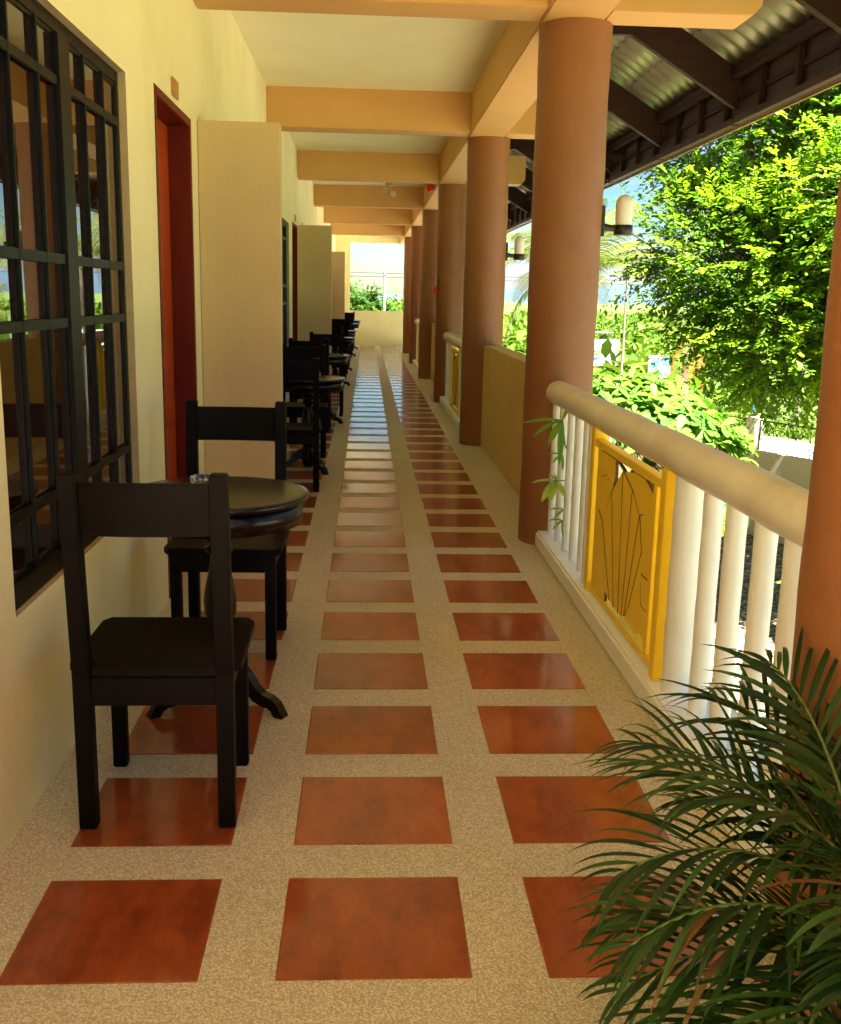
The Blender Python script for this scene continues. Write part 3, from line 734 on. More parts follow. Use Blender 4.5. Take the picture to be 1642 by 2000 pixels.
MB().lathe([(0, .05), (.02, .05), (.03, .018), (.09, .018), (.10, .05), (.11, .05)], 12).build('stem', M['pole'], t)
MB().lathe([(.11, .055), (.26, .085), (.262, .001)], 6, smooth=False).build('lantern_glass', M['glass'], t)
MB().lathe([(.262, .10), (.30, .06), (.33, .02), (.36, .012), (.37, .001)], 6, smooth=False).build('lantern_cap', M['pole'], t)

# ------------------------------------------------------------------ foliage generators
def leaf_shape(kind):
    if kind == 'obovate': p = [(0, 0), (.35, .13), (.70, .24), (.92, .17), (1, 0), (.92, -.17), (.70, -.24), (.35, -.13)]
    elif kind == 'oval': p = [(0, 0), (.3, .22), (.65, .22), (1, 0), (.65, -.22), (.3, -.22)]
    else: p = [(0, 0), (.5, .25), (1, 0), (.5, -.25)]
    return np.array(p)
def leaves_mesh(name, P_, D, U, S, T, kind, m_, fold=.12):
    """P_ base points, D directions, U approx normals, S sizes, T tints -> one mesh"""
    sh = leaf_shape(kind); n = len(P_); k = len(sh)
    D = D/np.linalg.norm(D, axis=1, keepdims=True)
    Wd = np.cross(D, U); Wd /= np.linalg.norm(Wd, axis=1, keepdims=True)+1e-9
    N = np.cross(Wd, D)
    a = sh[:, 0][None, :, None]; b = sh[:, 1][None, :, None]
    V = P_[:, None, :]+S[:, None, None]*(D[:, None, :]*a+Wd[:, None, :]*b+N[:, None, :]*(np.abs(b)*fold*2-a*a*.18))
    me = bpy.data.meshes.new(name); V = V.reshape(-1, 3)
    me.vertices.add(n*k); me.vertices.foreach_set('co', V.ravel().astype(np.float32))
    me.loops.add(n*k); me.loops.foreach_set('vertex_index', np.arange(n*k, dtype=np.int32))
    me.polygons.add(n); me.polygons.foreach_set('loop_start', np.arange(0, n*k, k, dtype=np.int32)); me.polygons.foreach_set('loop_total', np.full(n, k, dtype=np.int32))
    me.update(calc_edges=True)
    at = me.attributes.new('tint', 'FLOAT', 'FACE'); at.data.foreach_set('value', T.astype(np.float32))
    me.materials.append(m_); return me
def rand_dirs(n, r=rng):
    v = r.normal(size=(n, 3)); return v/np.linalg.norm(v, axis=1, keepdims=True)
def spray_crown(lobes, n_spray, leaves_per, leaf, spray_len, tipbias=.5, droop=.25, up=.3, r=rng, seedbias=None):
    """lobes: list of (centre, radii). Sprays start inside a lobe and point outwards; leaves alternate along them."""
    wts = np.array([l[1][0]*l[1][1]*l[1][2] for l in lobes])**.66; wts /= wts.sum()
    idx = r.choice(len(lobes), n_spray, p=wts)
    C = np.array([l[0] for l in lobes])[idx]; Rr = np.array([l[1] for l in lobes])[idx]
    d = rand_dirs(n_spray, r); rad = r.uniform(.35, 1.0, n_spray)**.45*r.uniform(.82, 1.06, n_spray)
    start = C+d*Rr*rad[:, None]
    out = d+rand_dirs(n_spray, r)*.55+np.array([0, 0, up]); out /= np.linalg.norm(out, axis=1, keepdims=True)
    young = np.clip(r.normal(.0, .3, n_spray)+np.where(rad > .86, tipbias, 0)+np.clip(d[:, 2], 0, 1)*.25, 0, 1)
    Ls = spray_len*r.uniform(.6, 1.4, n_spray)
    sI = np.repeat(np.arange(n_spray), leaves_per); s = np.tile(np.linspace(0, 1, leaves_per), n_spray)+r.uniform(-.04, .04, n_spray*leaves_per)
    base = start[sI]+out[sI]*(Ls[sI]*s)[:, None]; base[:, 2] -= droop*Ls[sI]*s*s
    side = np.cross(out, np.array([0, 0, 1.])+rand_dirs(n_spray, r)*.4); side /= np.linalg.norm(side, axis=1, keepdims=True)+1e-9
    sg = np.where(np.tile(np.arange(leaves_per), n_spray) % 2, 1., -1.)
    D = out[sI]*.75+side[sI]*sg[:, None]*.8+rand_dirs(len(sI), r)*.3
    U = np.array([0, 0, 1.])+rand_dirs(len(sI), r)*.55
    S = leaf*r.uniform(.6, 1.25, len(sI))*(1-.25*s)
    T = np.clip(young[sI]*(.45+.65*s)+r.normal(0, .10, len(sI)), 0, 1)
    return base, D, U, S, T, start, out, Ls
def limb(mb, a, b, r0, r1, n=6, wob=.12, k=7, seed=0):
    rr = random.Random(seed); a = Vector(a); b = Vector(b); L_ = (b-a).length; pts = []; rad = []
    off = Vector((0, 0, 0))
    for i in range(k+1):
        s = i/k
        if 0 < i < k: off += Vector((rr.uniform(-1, 1), rr.uniform(-1, 1), rr.uniform(-.5, .5)))*wob*L_/k
        pts.append(a.lerp(b, s)+off*(1-s*.2)+Vector((0, 0, .08*L_*math.sin(math.pi*s)))); rad.append(r0+(r1-r0)*s)
    mb.tube(pts, rad, n); return pts

def split_leaves(tree, nm, data, kind, m_, eye=Vector((0, 0, 1.5)), nmax=300, window=None):
    """the leaves that show largest become parts of their own, the rest stay one joined part"""
    base, D, U, S, T = data[:5]
    d = np.linalg.norm(base-np.array(eye), axis=1); score = S/d
    if window is not None: score = np.where(window(base), score, 0)
    # only leaves near the front of the crown: nothing else on the same small patch of view in front
    pick = np.argsort(-score)[:nmax]
    rest = np.ones(len(base), bool); rest[pick] = False
    o = stuff(put(nm, leaves_mesh(nm, base[rest], D[rest], U[rest], S[rest], T[rest], kind, m_), tree))
    mes = []
    for tt in (.1, .5, .9):
        mes.append(leaves_mesh('leaf', np.zeros((1, 3)), np.array([[1., 0, 0]]), np.array([[0, 0, 1.]]), np.array([1.]), np.array([tt]), kind, m_))
    for i in pick:
        x = Vector(D[i]).normalized(); y = Vector(np.cross(U[i], D[i])).normalized(); z = x.cross(y)
        mw = Matrix(((x.x*S[i], y.x*S[i], z.x*S[i], base[i][0]), (x.y*S[i], y.y*S[i], z.y*S[i], base[i][1]), (x.z*S[i], y.z*S[i], z.z*S[i], base[i][2]), (0, 0, 0, 1)))
        put('leaf', mes[0 if T[i] < .3 else 1 if T[i] < .7 else 2], tree, mw=mw)
    return o

# ---- the big tree in the yard
tt = thing('shade_tree', 'big dense green tree filling the right side beyond the railing', 'tree', None, (0, 0, 0))
lobes = [((7.4, 14.5, 3.2), (2.9, 2.6, 2.4)), ((5.6, 13.6, 1.9), (1.6, 1.7, 1.3)), ((5.2, 14.6, 3.9), (1.3, 1.6, 1.4)), ((7.0, 13.1, 1.75), (1.7, 1.5, 1.2)), ((5.3, 13.1, 1.15), (.95, .9, .75)),
         ((8.3, 13.2, 4.6), (2.2, 2, 1.8)), ((6.2, 14.2, 5.4), (1.8, 1.8, 1.5)), ((4.55, 13.8, 2.3), (.9, 1.1, .9)), ((8.8, 14, 2.2), (2, 2, 1.8)), ((6.3, 12.4, 2.7), (1.2, 1.0, .9)), ((5.0, 13.0, .75), (.5, .5, .35)), ((6.3, 12.9, .85), (.8, .7, .5))]
dat = spray_crown(lobes, 9500, 20, .115, .55, tipbias=.6, droop=.2, up=.25)
mb = MB(); c0 = Vector((7.5, 14.6, GZ))
tp = limb(mb, c0, (7.3, 14.4, 1.6), .24, .15, 12, .08, 8, 1)
for i, l in enumerate(lobes): limb(mb, (7.3, 14.4, .2+.25*(i % 5)), l[0], .09, .025, 7, .2, 7, 5+i)
mb.build('trunk', M['bark'], tt)
mb = MB()
st, ou, ls = dat[5], dat[6], dat[7]
for i in range(0, len(st), 5):
    mb.tube([st[i]-ou[i]*.5, st[i]+ou[i]*ls[i]*.5-np.array([0, 0, .05])*ls[i], st[i]+ou[i]*ls[i]-np.array([0, 0, .2])*ls[i]], [.009, .006, .003], 3, cap=False)
stuff(mb.build('twigs', M['bark'], tt, fix=False))
split_leaves(tt, 'crown', dat, 'obovate', M['leaf_tree'], window=lambda B: (B[:, 0]/B[:, 1] < .50) & (B[:, 0] < 6.9) & ((B[:, 2]-1.5)/B[:, 1] < .2))

# ---- broad-leaved young tree just below the railing
bt = thing('broadleaf_tree', 'young tree with large pale green leaves just beyond the white rail', 'tree')
r2 = np.random.default_rng(11)
lob = [((3.2, 11.6, .05), (.95, 1.0, .62)), ((3.85, 12.0, -.2), (.75, .9, .6)), ((2.7, 12.6, .15), (.8, .9, .6)), ((3.4, 12.5, .30), (.75, .8, .45)), ((4.1, 11.8, -.75), (.55, .7, .5)), ((3.3, 11.3, -.8), (.8, .8, .6))]
nr = 560; ww = np.array([1, .9, .8, .7, .5, .6]); ww /= ww.sum()
ix = r2.choice(6, nr, p=ww); dd = rand_dirs(nr, r2); dd[:, 2] = np.abs(dd[:, 2])*.9-.15
C = np.array([l[0] for l in lob])[ix]+dd*np.array([l[1] for l in lob])[ix]*r2.uniform(.5, 1.05, nr)[:, None]
ax = dd*.7+np.array([0, 0, .75])+rand_dirs(nr, r2)*.2; ax /= np.linalg.norm(ax, axis=1, keepdims=True)
B, D_, U_, S_, T_ = [], [], [], [], []
for i in range(nr):
    a = Vector(ax[i]); u = a.orthogonal().normalized(); v = a.cross(u); nl = r2.integers(6, 10); ph = r2.uniform(0, 6); yo = r2.uniform(0, 1)
    for j in range(nl):
        an = ph+2*math.pi*j/nl+r2.uniform(-.2, .2); el = r2.uniform(-.15, .45)+(.4 if j % 3 == 0 else 0)
        d = (u*math.cos(an)+v*math.sin(an))*math.cos(el)+a*math.sin(el)
        B.append(C[i]); D_.append(d); U_.append(a+d*-.3); S_.append(r2.uniform(.12, .24)); T_.append(min(1, max(0, yo*.8+r2.uniform(-.1, .25))))
bd = (np.array(B), np.array(D_), np.array(U_), np.array(S_), np.array(T_))
mb = MB(); limb(mb, (3.5, 12.3, GZ), (3.45, 12.1, -.9), .06, .04, 8, .05, 6, 3)
for i, l in enumerate(lob): limb(mb, (3.45, 12.1, -1.1), l[0], .03, .012, 6, .15, 6, 30+i)
for i in range(nr): mb.tube([C[i]-ax[i]*.35-np.array([0, 0, .05]), C[i]], [.007, .006], 4, cap=False)
mb.build('trunk', M['bark'], bt)
split_leaves(bt, 'crown', bd, 'obovate', M['leaf_broad'])

# ---- palms beyond the wall
def frond_mesh(length, leaflet, n=42, droop=.9, rise=.5, m_=None, seed=0, wid=.03, hang=.6, dry=False):
    r = random.Random(seed); mb = MB(); pts = []
    for i in range(13):
        s = i/12; pts.append(Vector((length*s*(1-.18*s*droop), 0, length*(rise*s-droop*s*s*.62))))
    mb.tube(pts, [.022*(1-.8*i/12)*length/2.6 for i in range(13)], 5, mi=0)
    def at_(s): 
        f = s*12; i = min(11, int(f)); return pts[i].lerp(pts[i+1], f-i), (pts[i+1]-pts[i]).normalized()
    for i in range(n):
        s = .14+.85*i/(n-1); p, d = at_(s); ll = leaflet*math.sin(math.pi*min(1, .18+.80*s))**.7*r.uniform(.85, 1.1)
        for sd_ in (-1, 1):
            o = Vector((d.x*.55, sd_*.9, d.z*.55+.1)).normalized(); q = [p]
            for k in range(1, 5):
                o = (o+Vector((0, 0, -hang*.28*k/2))).normalized(); q.append(q[-1]+o*ll/4)
            wv = [wid*.5, wid, wid*.85, wid*.5, .002]; perp = d
            vs = []
            for k in range(5): vs += [q[k]-perp*wv[k]/2, q[k]+perp*wv[k]/2]
            mb.add(vs, [(2*k, 2*k+1, 2*k+3, 2*k+2) for k in range(4)], 1)
    me = mb.mesh('frond', [M['stemg'], m_], fix=False)
    at = me.attributes.new('tint', 'FLOAT', 'FACE'); tv = np.array([r.random() for _ in me.polygons]); at.data.foreach_set('value', tv.astype(np.float32)*.6+r.random()*.4)
    return me
fms = [frond_mesh(2.7, .75, 44, dr, ri, M['leaf_palm'], i, .035, .8) for i, (dr, ri) in enumerate([(.9, .7), (1.2, .6), (1.4, .35), (.8, .95)])]
dryf = frond_mesh(2.3, .6, 34, 1.9, .2, M['leaf_dry'], 9, .04, 1.2)
def coconut(x, y, zt, label, n=16, sc=1., seed=1, dry=2):
    t = thing('coconut_palm', label, 'palm tree', 'palms beyond the yard wall', (x, y, GZ))
    mb = MB(); limb(mb, (0, 0, 0), (.2, 0, zt-GZ), .16, .10, 10, .03, 10, seed); mb.build('trunk', M['bark'], t)
    r = random.Random(seed)
    for i in range(n):
        me = dryf if i < dry else fms[r.randrange(4)]
        o = put('frond', me, t, (.2, 0, zt-GZ), (r.uniform(-.1, .1), r.uniform(-.35, .35) if i >= dry else .3, 2*math.pi*i/n*2.4+r.uniform(-.2, .2))); o.scale = (sc,)*3
    return t
coconut(5.15, 27.5, 2.1, 'yellow green coconut palm behind the large column', 18, 1.05, 3, 0)
coconut(11.9, 38.5, .1, 'small palm with dry orange fronds behind the shade tree', 14, .8, 5, 6)
coconut(9.6, 50, 4.2, 'tall pale palm far behind the signs', 14, 1., 8)
coconut(15.8, 37, 1.5, 'palm with orange fronds glimpsed below the shade tree', 14, 1., 12, 7)
# thin pale tree beside the lamp
def small_tree(name, label, cat, c, r_, n, leaf, m_, seed, group=None, lp_=14, sp=.6, trunk=.08, kind='oval', tip=.4):
    t = thing(name, label, cat, group); r = np.random.default_rng(seed); L_ = []
    for i in range(6):
        d = rand_dirs(1, r)[0]*.5; L_.append(((c[0]+d[0]*r_[0], c[1]+d[1]*r_[1], c[2]+d[2]*r_[2]), (r_[0]*.6, r_[1]*.6, r_[2]*.6)))
    da = spray_crown(L_, n, lp_, leaf, sp, tip, .2, .3, r)
    stuff(put('crown', leaves_mesh('crown', *da[:5], kind, m_), t))
    mb = MB(); limb(mb, (c[0], c[1], GZ), c, trunk, trunk*.5, 8, .05, 7, seed)
    for i, l in enumerate(L_): limb(mb, (c[0], c[1], c[2]-r_[2]*.8), l[0], trunk*.4, trunk*.12, 6, .2, 6, seed+i)
    mb.build('trunk', M['bark'], t); return t
small_tree('slender_tree', 'thin sparse tree against the sky beside the near wall lamp', 'tree', (7.6, 30.5, 3.2), (.9, .9, 1.6), 60, .10, M['leaf_far'], 21, sp=.7, trunk=.05)
# trees seen through the end opening
for i, (x, y, z, rr_, lab) in enumerate([(-2.4, 58, -.9, 3.0, 'pale bushy tree at the left of the end opening'), (-.2, 72, -.1, 2.2, 'dark green round tree in the middle of the end opening'), (3.6, 84, -.8, 2.6, 'low tree at the right of the end opening'),
                                        (-1.9, 84, .5, 2.4, 'wispy grey green tree rising above the scrub in the end opening'), (1.6, 55, -1.5, 2.0, 'yellow green bush low in the end opening'), (4.4, 62, -1.5, 2.0, 'bright green bush beside the last column in the end opening')]):
    small_tree('far_tree', lab, 'tree', (x, y, z), (rr_, rr_, rr_*.8), [1100, 700, 800, 220, 800, 800][i], .34, [M['leaf_pale'], M['leaf_far'], M['leaf_pale'], M['leaf_far'], M['leaf_pale'], M['leaf_pale']][i], 40+i, 'trees beyond the end opening', 12, 1.0, .12)

# scrub that covers the land beyond: one mass
def scrub(name, area, n, hgt, leaf, m_, seed, kind='oval'):
    r = np.random.default_rng(seed); C = area(n, r); h = hgt*r.uniform(.4, 1.2, n)
    lpn = 60; I = np.repeat(np.arange(n), lpn); d = rand_dirs(n*lpn, r); d[:, 2] = np.abs(d[:, 2])
    W_ = np.stack([h*1.1, h*1.1, h], 1)
    base = np.concatenate([C, np.full((n, 1), GZ)], 1)[I]+d*W_[I]*r.uniform(.75, 1.05, (n*lpn, 1))
    D = rand_dirs(n*lpn, r)+d*.8; U = d+np.array([0, 0, .6]); S = leaf*r.uniform(.6, 1.4, n*lpn)
    T = np.clip(r.uniform(0, 1, n)[I]*.8+r.normal(.1, .15, n*lpn), 0, 1)
    return stuff(put(name, leaves_mesh(name, base, D, U, S, T, kind, m_)))
def area_near(n, r):
    a = r.uniform(13.2, 60, n)**1.0; s = r.uniform(-95, 30, n)
    return np.stack([P0.x+ND.x*a+FD.x*s, P0.y+ND.y*a+FD.y*s], 1)
scrub('scrub', area_near, 1500, .95, .30, M['leaf_scrub'], 51)
def area_far(n, r):
    a = r.uniform(45, 260, n); s = r.uniform(-.25, .75, n); return np.stack([a*s, a], 1)
scrub('distant_scrub', area_far, 900, 2.1, .8, M['leaf_scrub'], 52)
def verge(n, r):
    a = r.uniform(12.6, 14.5, n); s = r.uniform(-60, 30, n); return np.stack([P0.x+ND.x*a+FD.x*s, P0.y+ND.y*a+FD.y*s], 1)
scrub('roadside_grass', verge, 700, .35, .16, M['leaf_scrub'], 53, 'quad')
# far wood and hills
mb = MB(); r = random.Random(4); n = 160; vs = []
for ring, (dist, h0) in enumerate([(1500, 5), (1900, 30), (2600, 62), (3300, 50)]):
    for i in range(n+1):
        a = R(-50+130*i/n); hh = h0*(.62+.38*math.sin(i*.21+ring)+.18*math.sin(i*.53+2*ring)+r.uniform(-.04, .04)) if ring else GZ
        if ring: hh *= min(1, max(.12, (math.degrees(a)-1.5)/5))
        vs.append((dist*math.sin(a), dist*math.cos(a), hh))
mb.add(vs, [(q*(n+1)+i, q*(n+1)+i+1, (q+1)*(n+1)+i+1, (q+1)*(n+1)+i) for q in range(3) for i in range(n)], 0, True)
M['hill'] = mat('hill_forest', (.028, .060, .085), .95, .1, .004)  # blue of distance haze painted into the forest colour
struct(mb.build('hills', M['hill'], fix=False))
# ---- utility pole and wires
t = thing('utility_pole', 'thin pale utility pole standing beyond the end wall opening', 'utility pole', None, (1.15, 70, GZ))
MB().tube([(0, 0, 0), (0, 0, 6.2)], [.13, .08], 10).build('pole', M['pole'], t)
for i, (z, dx) in enumerate(((3.0, -.6), (2.75, .6), (3.9, 0))):
    pts = [(-60+dx, 82, z+1.6), (-25+dx, 76, z+.35), (1.15+dx, 70, z)] if i < 2 else [(-60, 100, 8.6), (-20, 92, 6.5), (1.15, 88, 5.9), (60, 75, 4.5)]
    if i < 2: pts += [(30+dx, 63, z-.35), (70+dx, 54, z+.2)]
    tag(MB().tube(pts, .018, 5).build('overhead_wire', M['black']), ['upper overhead wire crossing the end opening', 'lower overhead wire crossing the end opening', 'highest faint wire in the sky beyond the end opening'][i], 'wire', 'overhead wires beyond the corridor end')

# ------------------------------------------------------------------ signs beyond the road
Y1 = 50.
t = thing('hanging_sign', 'white sign board with a yellow flower and blue wave, hung from a pale pole', 'sign', None, (.222*Y1, Y1, 0), R(6))
MB().box(-1.35, 1.2, 0, .05, -1.62, -.33).build('board', M['sign'], t, .01)
MB().tube([(-2.3, .02, -.02), (.85, .02, -.02)], .045, 10).build('hanging_pole', M['pole'], t)
for x in (-1.1, .75): MB().tube([(x, .02, -.06), (x+.05, .02, -.33)], .02, 6).build('hanger', M['iron'], t)
MB().tube([(-2.3, .02, GZ), (-2.3, .02, .05)], .08, 10).build('support_post', M['pole'], t)
mb = MB()
for j in range(8):
    a = 2*math.pi*j/8; c = Vector((-.95, -.006, -.95)); u = Vector((math.cos(a), 0, math.sin(a))); v = Vector((-u.z, 0, u.x))
    mb.add([c, c+u*.2+v*.1, c+u*.36, c+u*.2-v*.1], [(0, 1, 2, 3)])
mb.build('flower', M['signyellow'], t, fix=False)
mb = MB()
for a in (R(100), R(60), R(30)):
    c = Vector((-.80, -.004, -.80)); u = Vector((math.cos(a), 0, math.sin(a))); v = Vector((-u.z, 0, u.x)); mb.add([c, c+u*.25+v*.08, c+u*.42, c+u*.25-v*.08], [(0, 1, 2, 3)])
mb.build('flower_leaf', M['signgreen'], t, fix=False)
def scrawl(x0, x1, z, h, m_, seed):          # the painted words are too small to read: a row of short strokes
    rr = random.Random(seed); mb = MB(); x = x0
    while x < x1:
        w = rr.uniform(.03, .07); hh = h*rr.choice((.6, .6, 1)); mb.box(x, x+w*.45, -.008, 0, z, z+hh); mb.box(x+w*.45, x+w, -.007, 0, z+hh*.4, z+hh*.6); x += w+.02+(.06 if rr.random() < .15 else 0)
    return mb
scrawl(-.25, .55, -.70, .10, None, 1).build('small_print', M['metal'], t); scrawl(-.45, .85, -1.0, .20, None, 2).build('lettering', M['blue'], t)
mb = MB()
for z0_, a0 in ((-1.12, .35), (-1.18, .5)):
    pts = [(-.5+1.1*s, -.01, z0_-.10*math.sin(math.pi*s)*(1+a0)+.07*s) for s in np.linspace(0, 1, 12)]
    mb.tube(pts, [.004+.018*math.sin(math.pi*s) for s in np.linspace(0, 1, 12)], 5)
mb.build('wave_stripe', M['blue'], t)
mb = MB()
for z_ in (-1.36, -1.47):
    x = -.6
    while x < .85: w = random.uniform(.06, .16); mb.box(x, x+w, -.008, 0, z_, z_+.03); x += w+.04
mb.build('small_print', M['metal'], t)
Y2 = 45.
t = thing('picture_sign', 'small square sign with pale blue pictures and a blank board hung below it', 'sign', None, (.287*Y2, Y2, 0), R(-10))
MB().box(-.52, .48, 0, .16, -1.78, -.80).build('board', M['sign'], t, .01)
MB().box(.481, .55, -.01, .17, -1.79, -.79).build('side_edge', M['black'], t)
for (xa, xb, za, zb) in ((-.40, -.05, -1.45, -.95), (.08, .40, -1.30, -.86)):
    MB().add([], []) if 0 else None
    n = 9; MB().prism([(xa+(xb-xa)*i/n, za+.08*math.sin(i*2.1)) for i in range(n+1)]+[(xb-(xb-xa)*i/n, zb+.05*math.sin(i*1.7)) for i in range(n+1)], (0, 0, 0), (1, 0, 0), (0, 0, 1), (0, -.006, 0)).build('picture', M['aqua'], t)
MB().box(-.58, .44, 0, .05, -2.35, -2.0).build('lower_board', M['sign'], t, .006)
for x in (-.35, .3):
    MB().tube([(x, .03, -1.78), (x, .03, -2.0)], .018, 6).build('hanger', M['iron'], t); MB().tube([(x, .12, GZ), (x, .12, -1.8)], .03, 8).build('support_post', M['iron'], t)

# ------------------------------------------------------------------ small plant growing through the balusters
vt = thing('climbing_plant', 'thin light green plant poking between the balusters beside the large column', 'plant', None, (0, 0, 0))
stem = [(1.62, 5.95, GZ), (1.55, 5.9, -2), (1.50, 5.85, -1), (1.42, 5.8, -.2), (1.33, 5.74, .25), (1.22, 5.72, .5), (1.12, 5.70, .70), (1.09, 5.66, .84)]
MB().tube(stem, [.012, .012, .011, .010, .008, .006, .005, .004], 6).build('stem', M['stemg'], vt)
def blade(p, d, up, L_, w, bend, m_, tint, parent, name='leaf', n=7):
    p = Vector(p); d = Vector(d).normalized(); up = Vector(up); vs = []; q = p.copy(); side = d.cross(up).normalized()
    for i in range(n+1):
        s = i/n; ww = w*math.sin(math.pi*min(.999, .06+.94*s))**.8*(1-.15*s); nn = side.cross(d)
        vs += [q-side*ww/2+nn*ww*.12, q-nn*0, q+side*ww/2+nn*ww*.12]
        d = (d+Vector((0, 0, -bend/n))).normalized(); q = q+d*L_/n
    mb = MB(); mb.add(vs, [f for i in range(n) for f in ((3*i, 3*i+1, 3*i+4, 3*i+3), (3*i+1, 3*i+2, 3*i+5, 3*i+4))], 0, True)
    me = mb.mesh(name, m_, fix=False); at = me.attributes.new('tint', 'FLOAT', 'FACE'); at.data.foreach_set('value', np.full(len(me.polygons), tint, np.float32))
    return put(name, me, parent)
T1 = (1.09, 5.66, .84)
for d, L_, w, b_, tn in [((-1, -.2, .15), .24, .036, .35, .1), ((-1, -.5, -.1), .22, .030, .6, .1), ((-.7, -.5, -.9), .17, .045, .3, .15), ((-.1, -.4, -1), .26, .04, .2, .0), ((.3, .3, .6), .2, .03, .5, .2)]:
    blade(T1, d, (0, -.5, 1), L_, w, b_, M['leaf_vine'], tn, vt)
T2 = (1.20, 5.72, .52)
MB().tube([(1.25, 5.72, .42), (1.15, 5.68, .50), (1.06, 5.64, .50)], .003, 5).build('twig', M['stemg'], vt)
for d, L_, w, b_, tn in [((-1, -.3, .25), .16, .025, .5, .9), ((-.8, -.4, -.8), .15, .05, .4, .9), ((-.4, -.4, -1), .13, .05, .2, .7), ((-.2, -.4, .6), .10, .03, .6, .6), ((.4, -.4, -.6), .12, .045, .2, .8), ((-.6, -.3, .8), .07, .03, .6, .8)]:
    blade((1.07, 5.65, .50), d, (0, -.5, 1), L_, w, b_, M['leaf_vine'], tn, vt)
for p in ((1.10, 5.66, .65), (1.12, 5.66, .27), (1.13, 5.68, .33)):
    for k in range(3):
        blade(p, (-1+.5*k, -.4, .3-.5*k), (0, -.5, 1), .10, .02, .4, M['leaf_vine'], .4, vt)
# broad leaf standing in the yard, seen between balusters
yp = thing('yard_plant', 'broad green leaf plant standing in the gravel, seen between the last balusters', 'plant')
bx, by_ = 6.1, 12.9
MB().tube([(bx, by_, GZ), (bx, by_, -2.2)], .02, 6).build('stem', M['stemg'], yp)
for k in range(9):
    a = k*2.4; blade((bx, by_, -2.5+.05*k), (math.cos(a), math.sin(a), 1.1), (0, -.2, 1) if abs(math.sin(a)) < .99 else (1, 0, 0), .75, .24, 1.1, M['leaf_vine'], .0, yp)

# ------------------------------------------------------------------ potted areca palm in the foreground
pt = thing('potted_palm', 'big potted palm with arching dark green fronds in the lower right corner', 'potted palm', None, (1.0, 1.63, 0))
MB().lathe([(0, .13), (.01, .14), (.27, .19), (.275, .205), (.32, .21), (.32, .185), (.28, .18), (.278, .001)], 40).build('pot', M['pot'], pt)
MB().lathe([(.279, .179), (.285, .16), (.29, .001)], 24).build('soil', M['soil'], pt)
rp_ = random.Random(23)
cand = []        # every leaflet: (size score, vertices, faces, frond index)
camp = Vector((0, 0, 1.5))-Vector((.98, 1.62, 0))
def bez(a, b_, c_, d_, s): return a*(1-s)**3+b_*3*s*(1-s)**2+c_*3*s*s*(1-s)+d_*s**3
FR = [  # azimuth (deg, 0=+X, 180=-X), initial elevation, length, droop, start height
 (178, 52, .84, 1.35, .34), (194, 48, .80, 1.35, .34), (150, 60, .84, 1.15, .36), (186, 30, .76, 1.0, .32), (204, 26, .72, .9, .32), (226, 36, .74, 1.1, .32),
 (170, 32, .74, .9, .32), (218, 14, .66, .6, .31), (246, 50, .78, 1.3, .34), (136, 52, .82, 1.3, .34), (118, 60, .84, 1.2, .34), (95, 56, .80, 1.2, .34), (262, 50, .76, 1.3, .32),
 (172, 66, .74, 1.5, .36), (228, 66, .72, 1.6, .36), (102, 70, .80, 1.2, .36), (60, 60, .8, 1.1, .33), (20, 60, .8, 1.1, .33), (330, 60, .8, 1.2, .33), (290, 60, .76, 1.3, .33), (255, 24, .62, .8, .30), (222, 60, .60, 1.6, .36)]
fr_objs = []
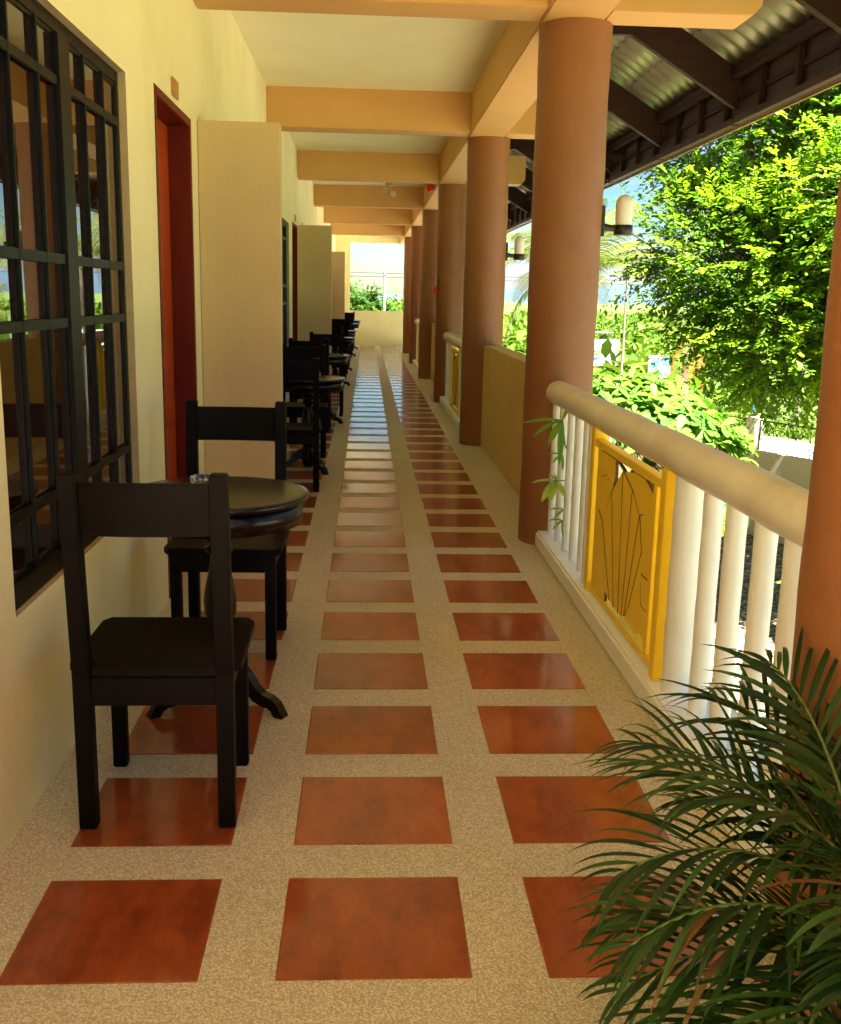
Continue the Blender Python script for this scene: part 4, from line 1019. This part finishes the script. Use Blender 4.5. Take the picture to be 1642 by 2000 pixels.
for fi, (az, el, L_, dr, h0) in enumerate(FR):
    L_ *= .80; az = R(az+rp_.uniform(-5, 5)); el = R(el-4); h = Vector((math.cos(az), math.sin(az), 0))
    p = Vector((rp_.uniform(-.05, .05), rp_.uniform(-.05, .05), .28)); d = (h*math.cos(el)+Vector((0, 0, math.sin(el)))).normalized(); pts = [p.copy()]; ns = 18
    for i in range(ns):
        s = i/ns; d = (d+Vector((0, 0, -dr*1.7*(s+.15)/ns))).normalized(); p = p+d*L_/ns; pts.append(p.copy())
    fo = MB().tube(pts, [.0075*(1-.75*i/ns) for i in range(ns+1)], 6).build('frond_stem', M['stemg'], pt)
    fr_objs.append(fo)
    nl = 17
    for i in range(nl):
        s = .30+.69*i/(nl-1); f = s*ns; k = min(ns-1, int(f)); q0_ = pts[k].lerp(pts[k+1], f-k); dd_ = (pts[k+1]-pts[k]).normalized()
        sidev = dd_.cross(Vector((0, 0, 1))); sidev = sidev.normalized() if sidev.length > .05 else Vector((0, 1, 0)); upn = sidev.cross(dd_).normalized()
        ll = .36*math.sin(math.pi*min(.96, .20+.74*(i/(nl-1))))**.65*rp_.uniform(.85, 1.12)*(L_/.82)
        for sg_ in (-1, 1):
            ang = R(54-24*i/nl+rp_.uniform(-6, 6))
            o_ = (dd_*math.cos(ang)+sidev*sg_*math.sin(ang)+upn*.28).normalized()
            w = .0175*rp_.uniform(.8, 1.15)*(1-.35*(i/nl)); q = q0_.copy(); vs = []; n_ = 7; bend = rp_.uniform(.6, 1.5)
            sd2 = o_.cross(upn).normalized()
            for j in range(n_+1):
                u = j/n_; ww = w*min(1, .35+2.2*u)*(1-u**3.2)+.0008; nn = sd2.cross(o_).normalized()
                vs += [q-sd2*ww/2, q+nn*-ww*.14, q+sd2*ww/2]
                o_ = (o_+Vector((0, 0, -bend*(.3+u)/n_*1.2))).normalized(); q = q+o_*ll/n_
            dist = (q0_-camp).length
            cand.append((ll*w/dist**2*(1 if q0_.x < .05 else .3), vs, fi))
F7 = [f for i in range(7) for f in ((3*i, 3*i+1, 3*i+4, 3*i+3), (3*i+1, 3*i+2, 3*i+5, 3*i+4))]
cand.sort(key=lambda c: -c[0])
def tinted(mb, name, m_, tv):
    me = mb.mesh(name, m_, fix=False); at = me.attributes.new('tint', 'FLOAT', 'FACE'); at.data.foreach_set('value', np.array(tv, np.float32)); return me
for sc_, vs_, fi in cand[:300]:
    mb = MB(); mb.add(vs_, F7, 0, True); tv = rp_.random()**1.6
    put('leaflet', tinted(mb, 'leaflet', M['leaf_brown'] if rp_.random() < .035 else M['leaf_pot'], [tv]*14), fr_objs[fi])
mb = MB(); tv = []
for sc_, vs_, fi in cand[300:]: mb.add(vs_, F7, 0, True); tv += [rp_.random()**1.6]*14
stuff(put('foliage', tinted(mb, 'foliage', M['leaf_pot'], tv), pt))
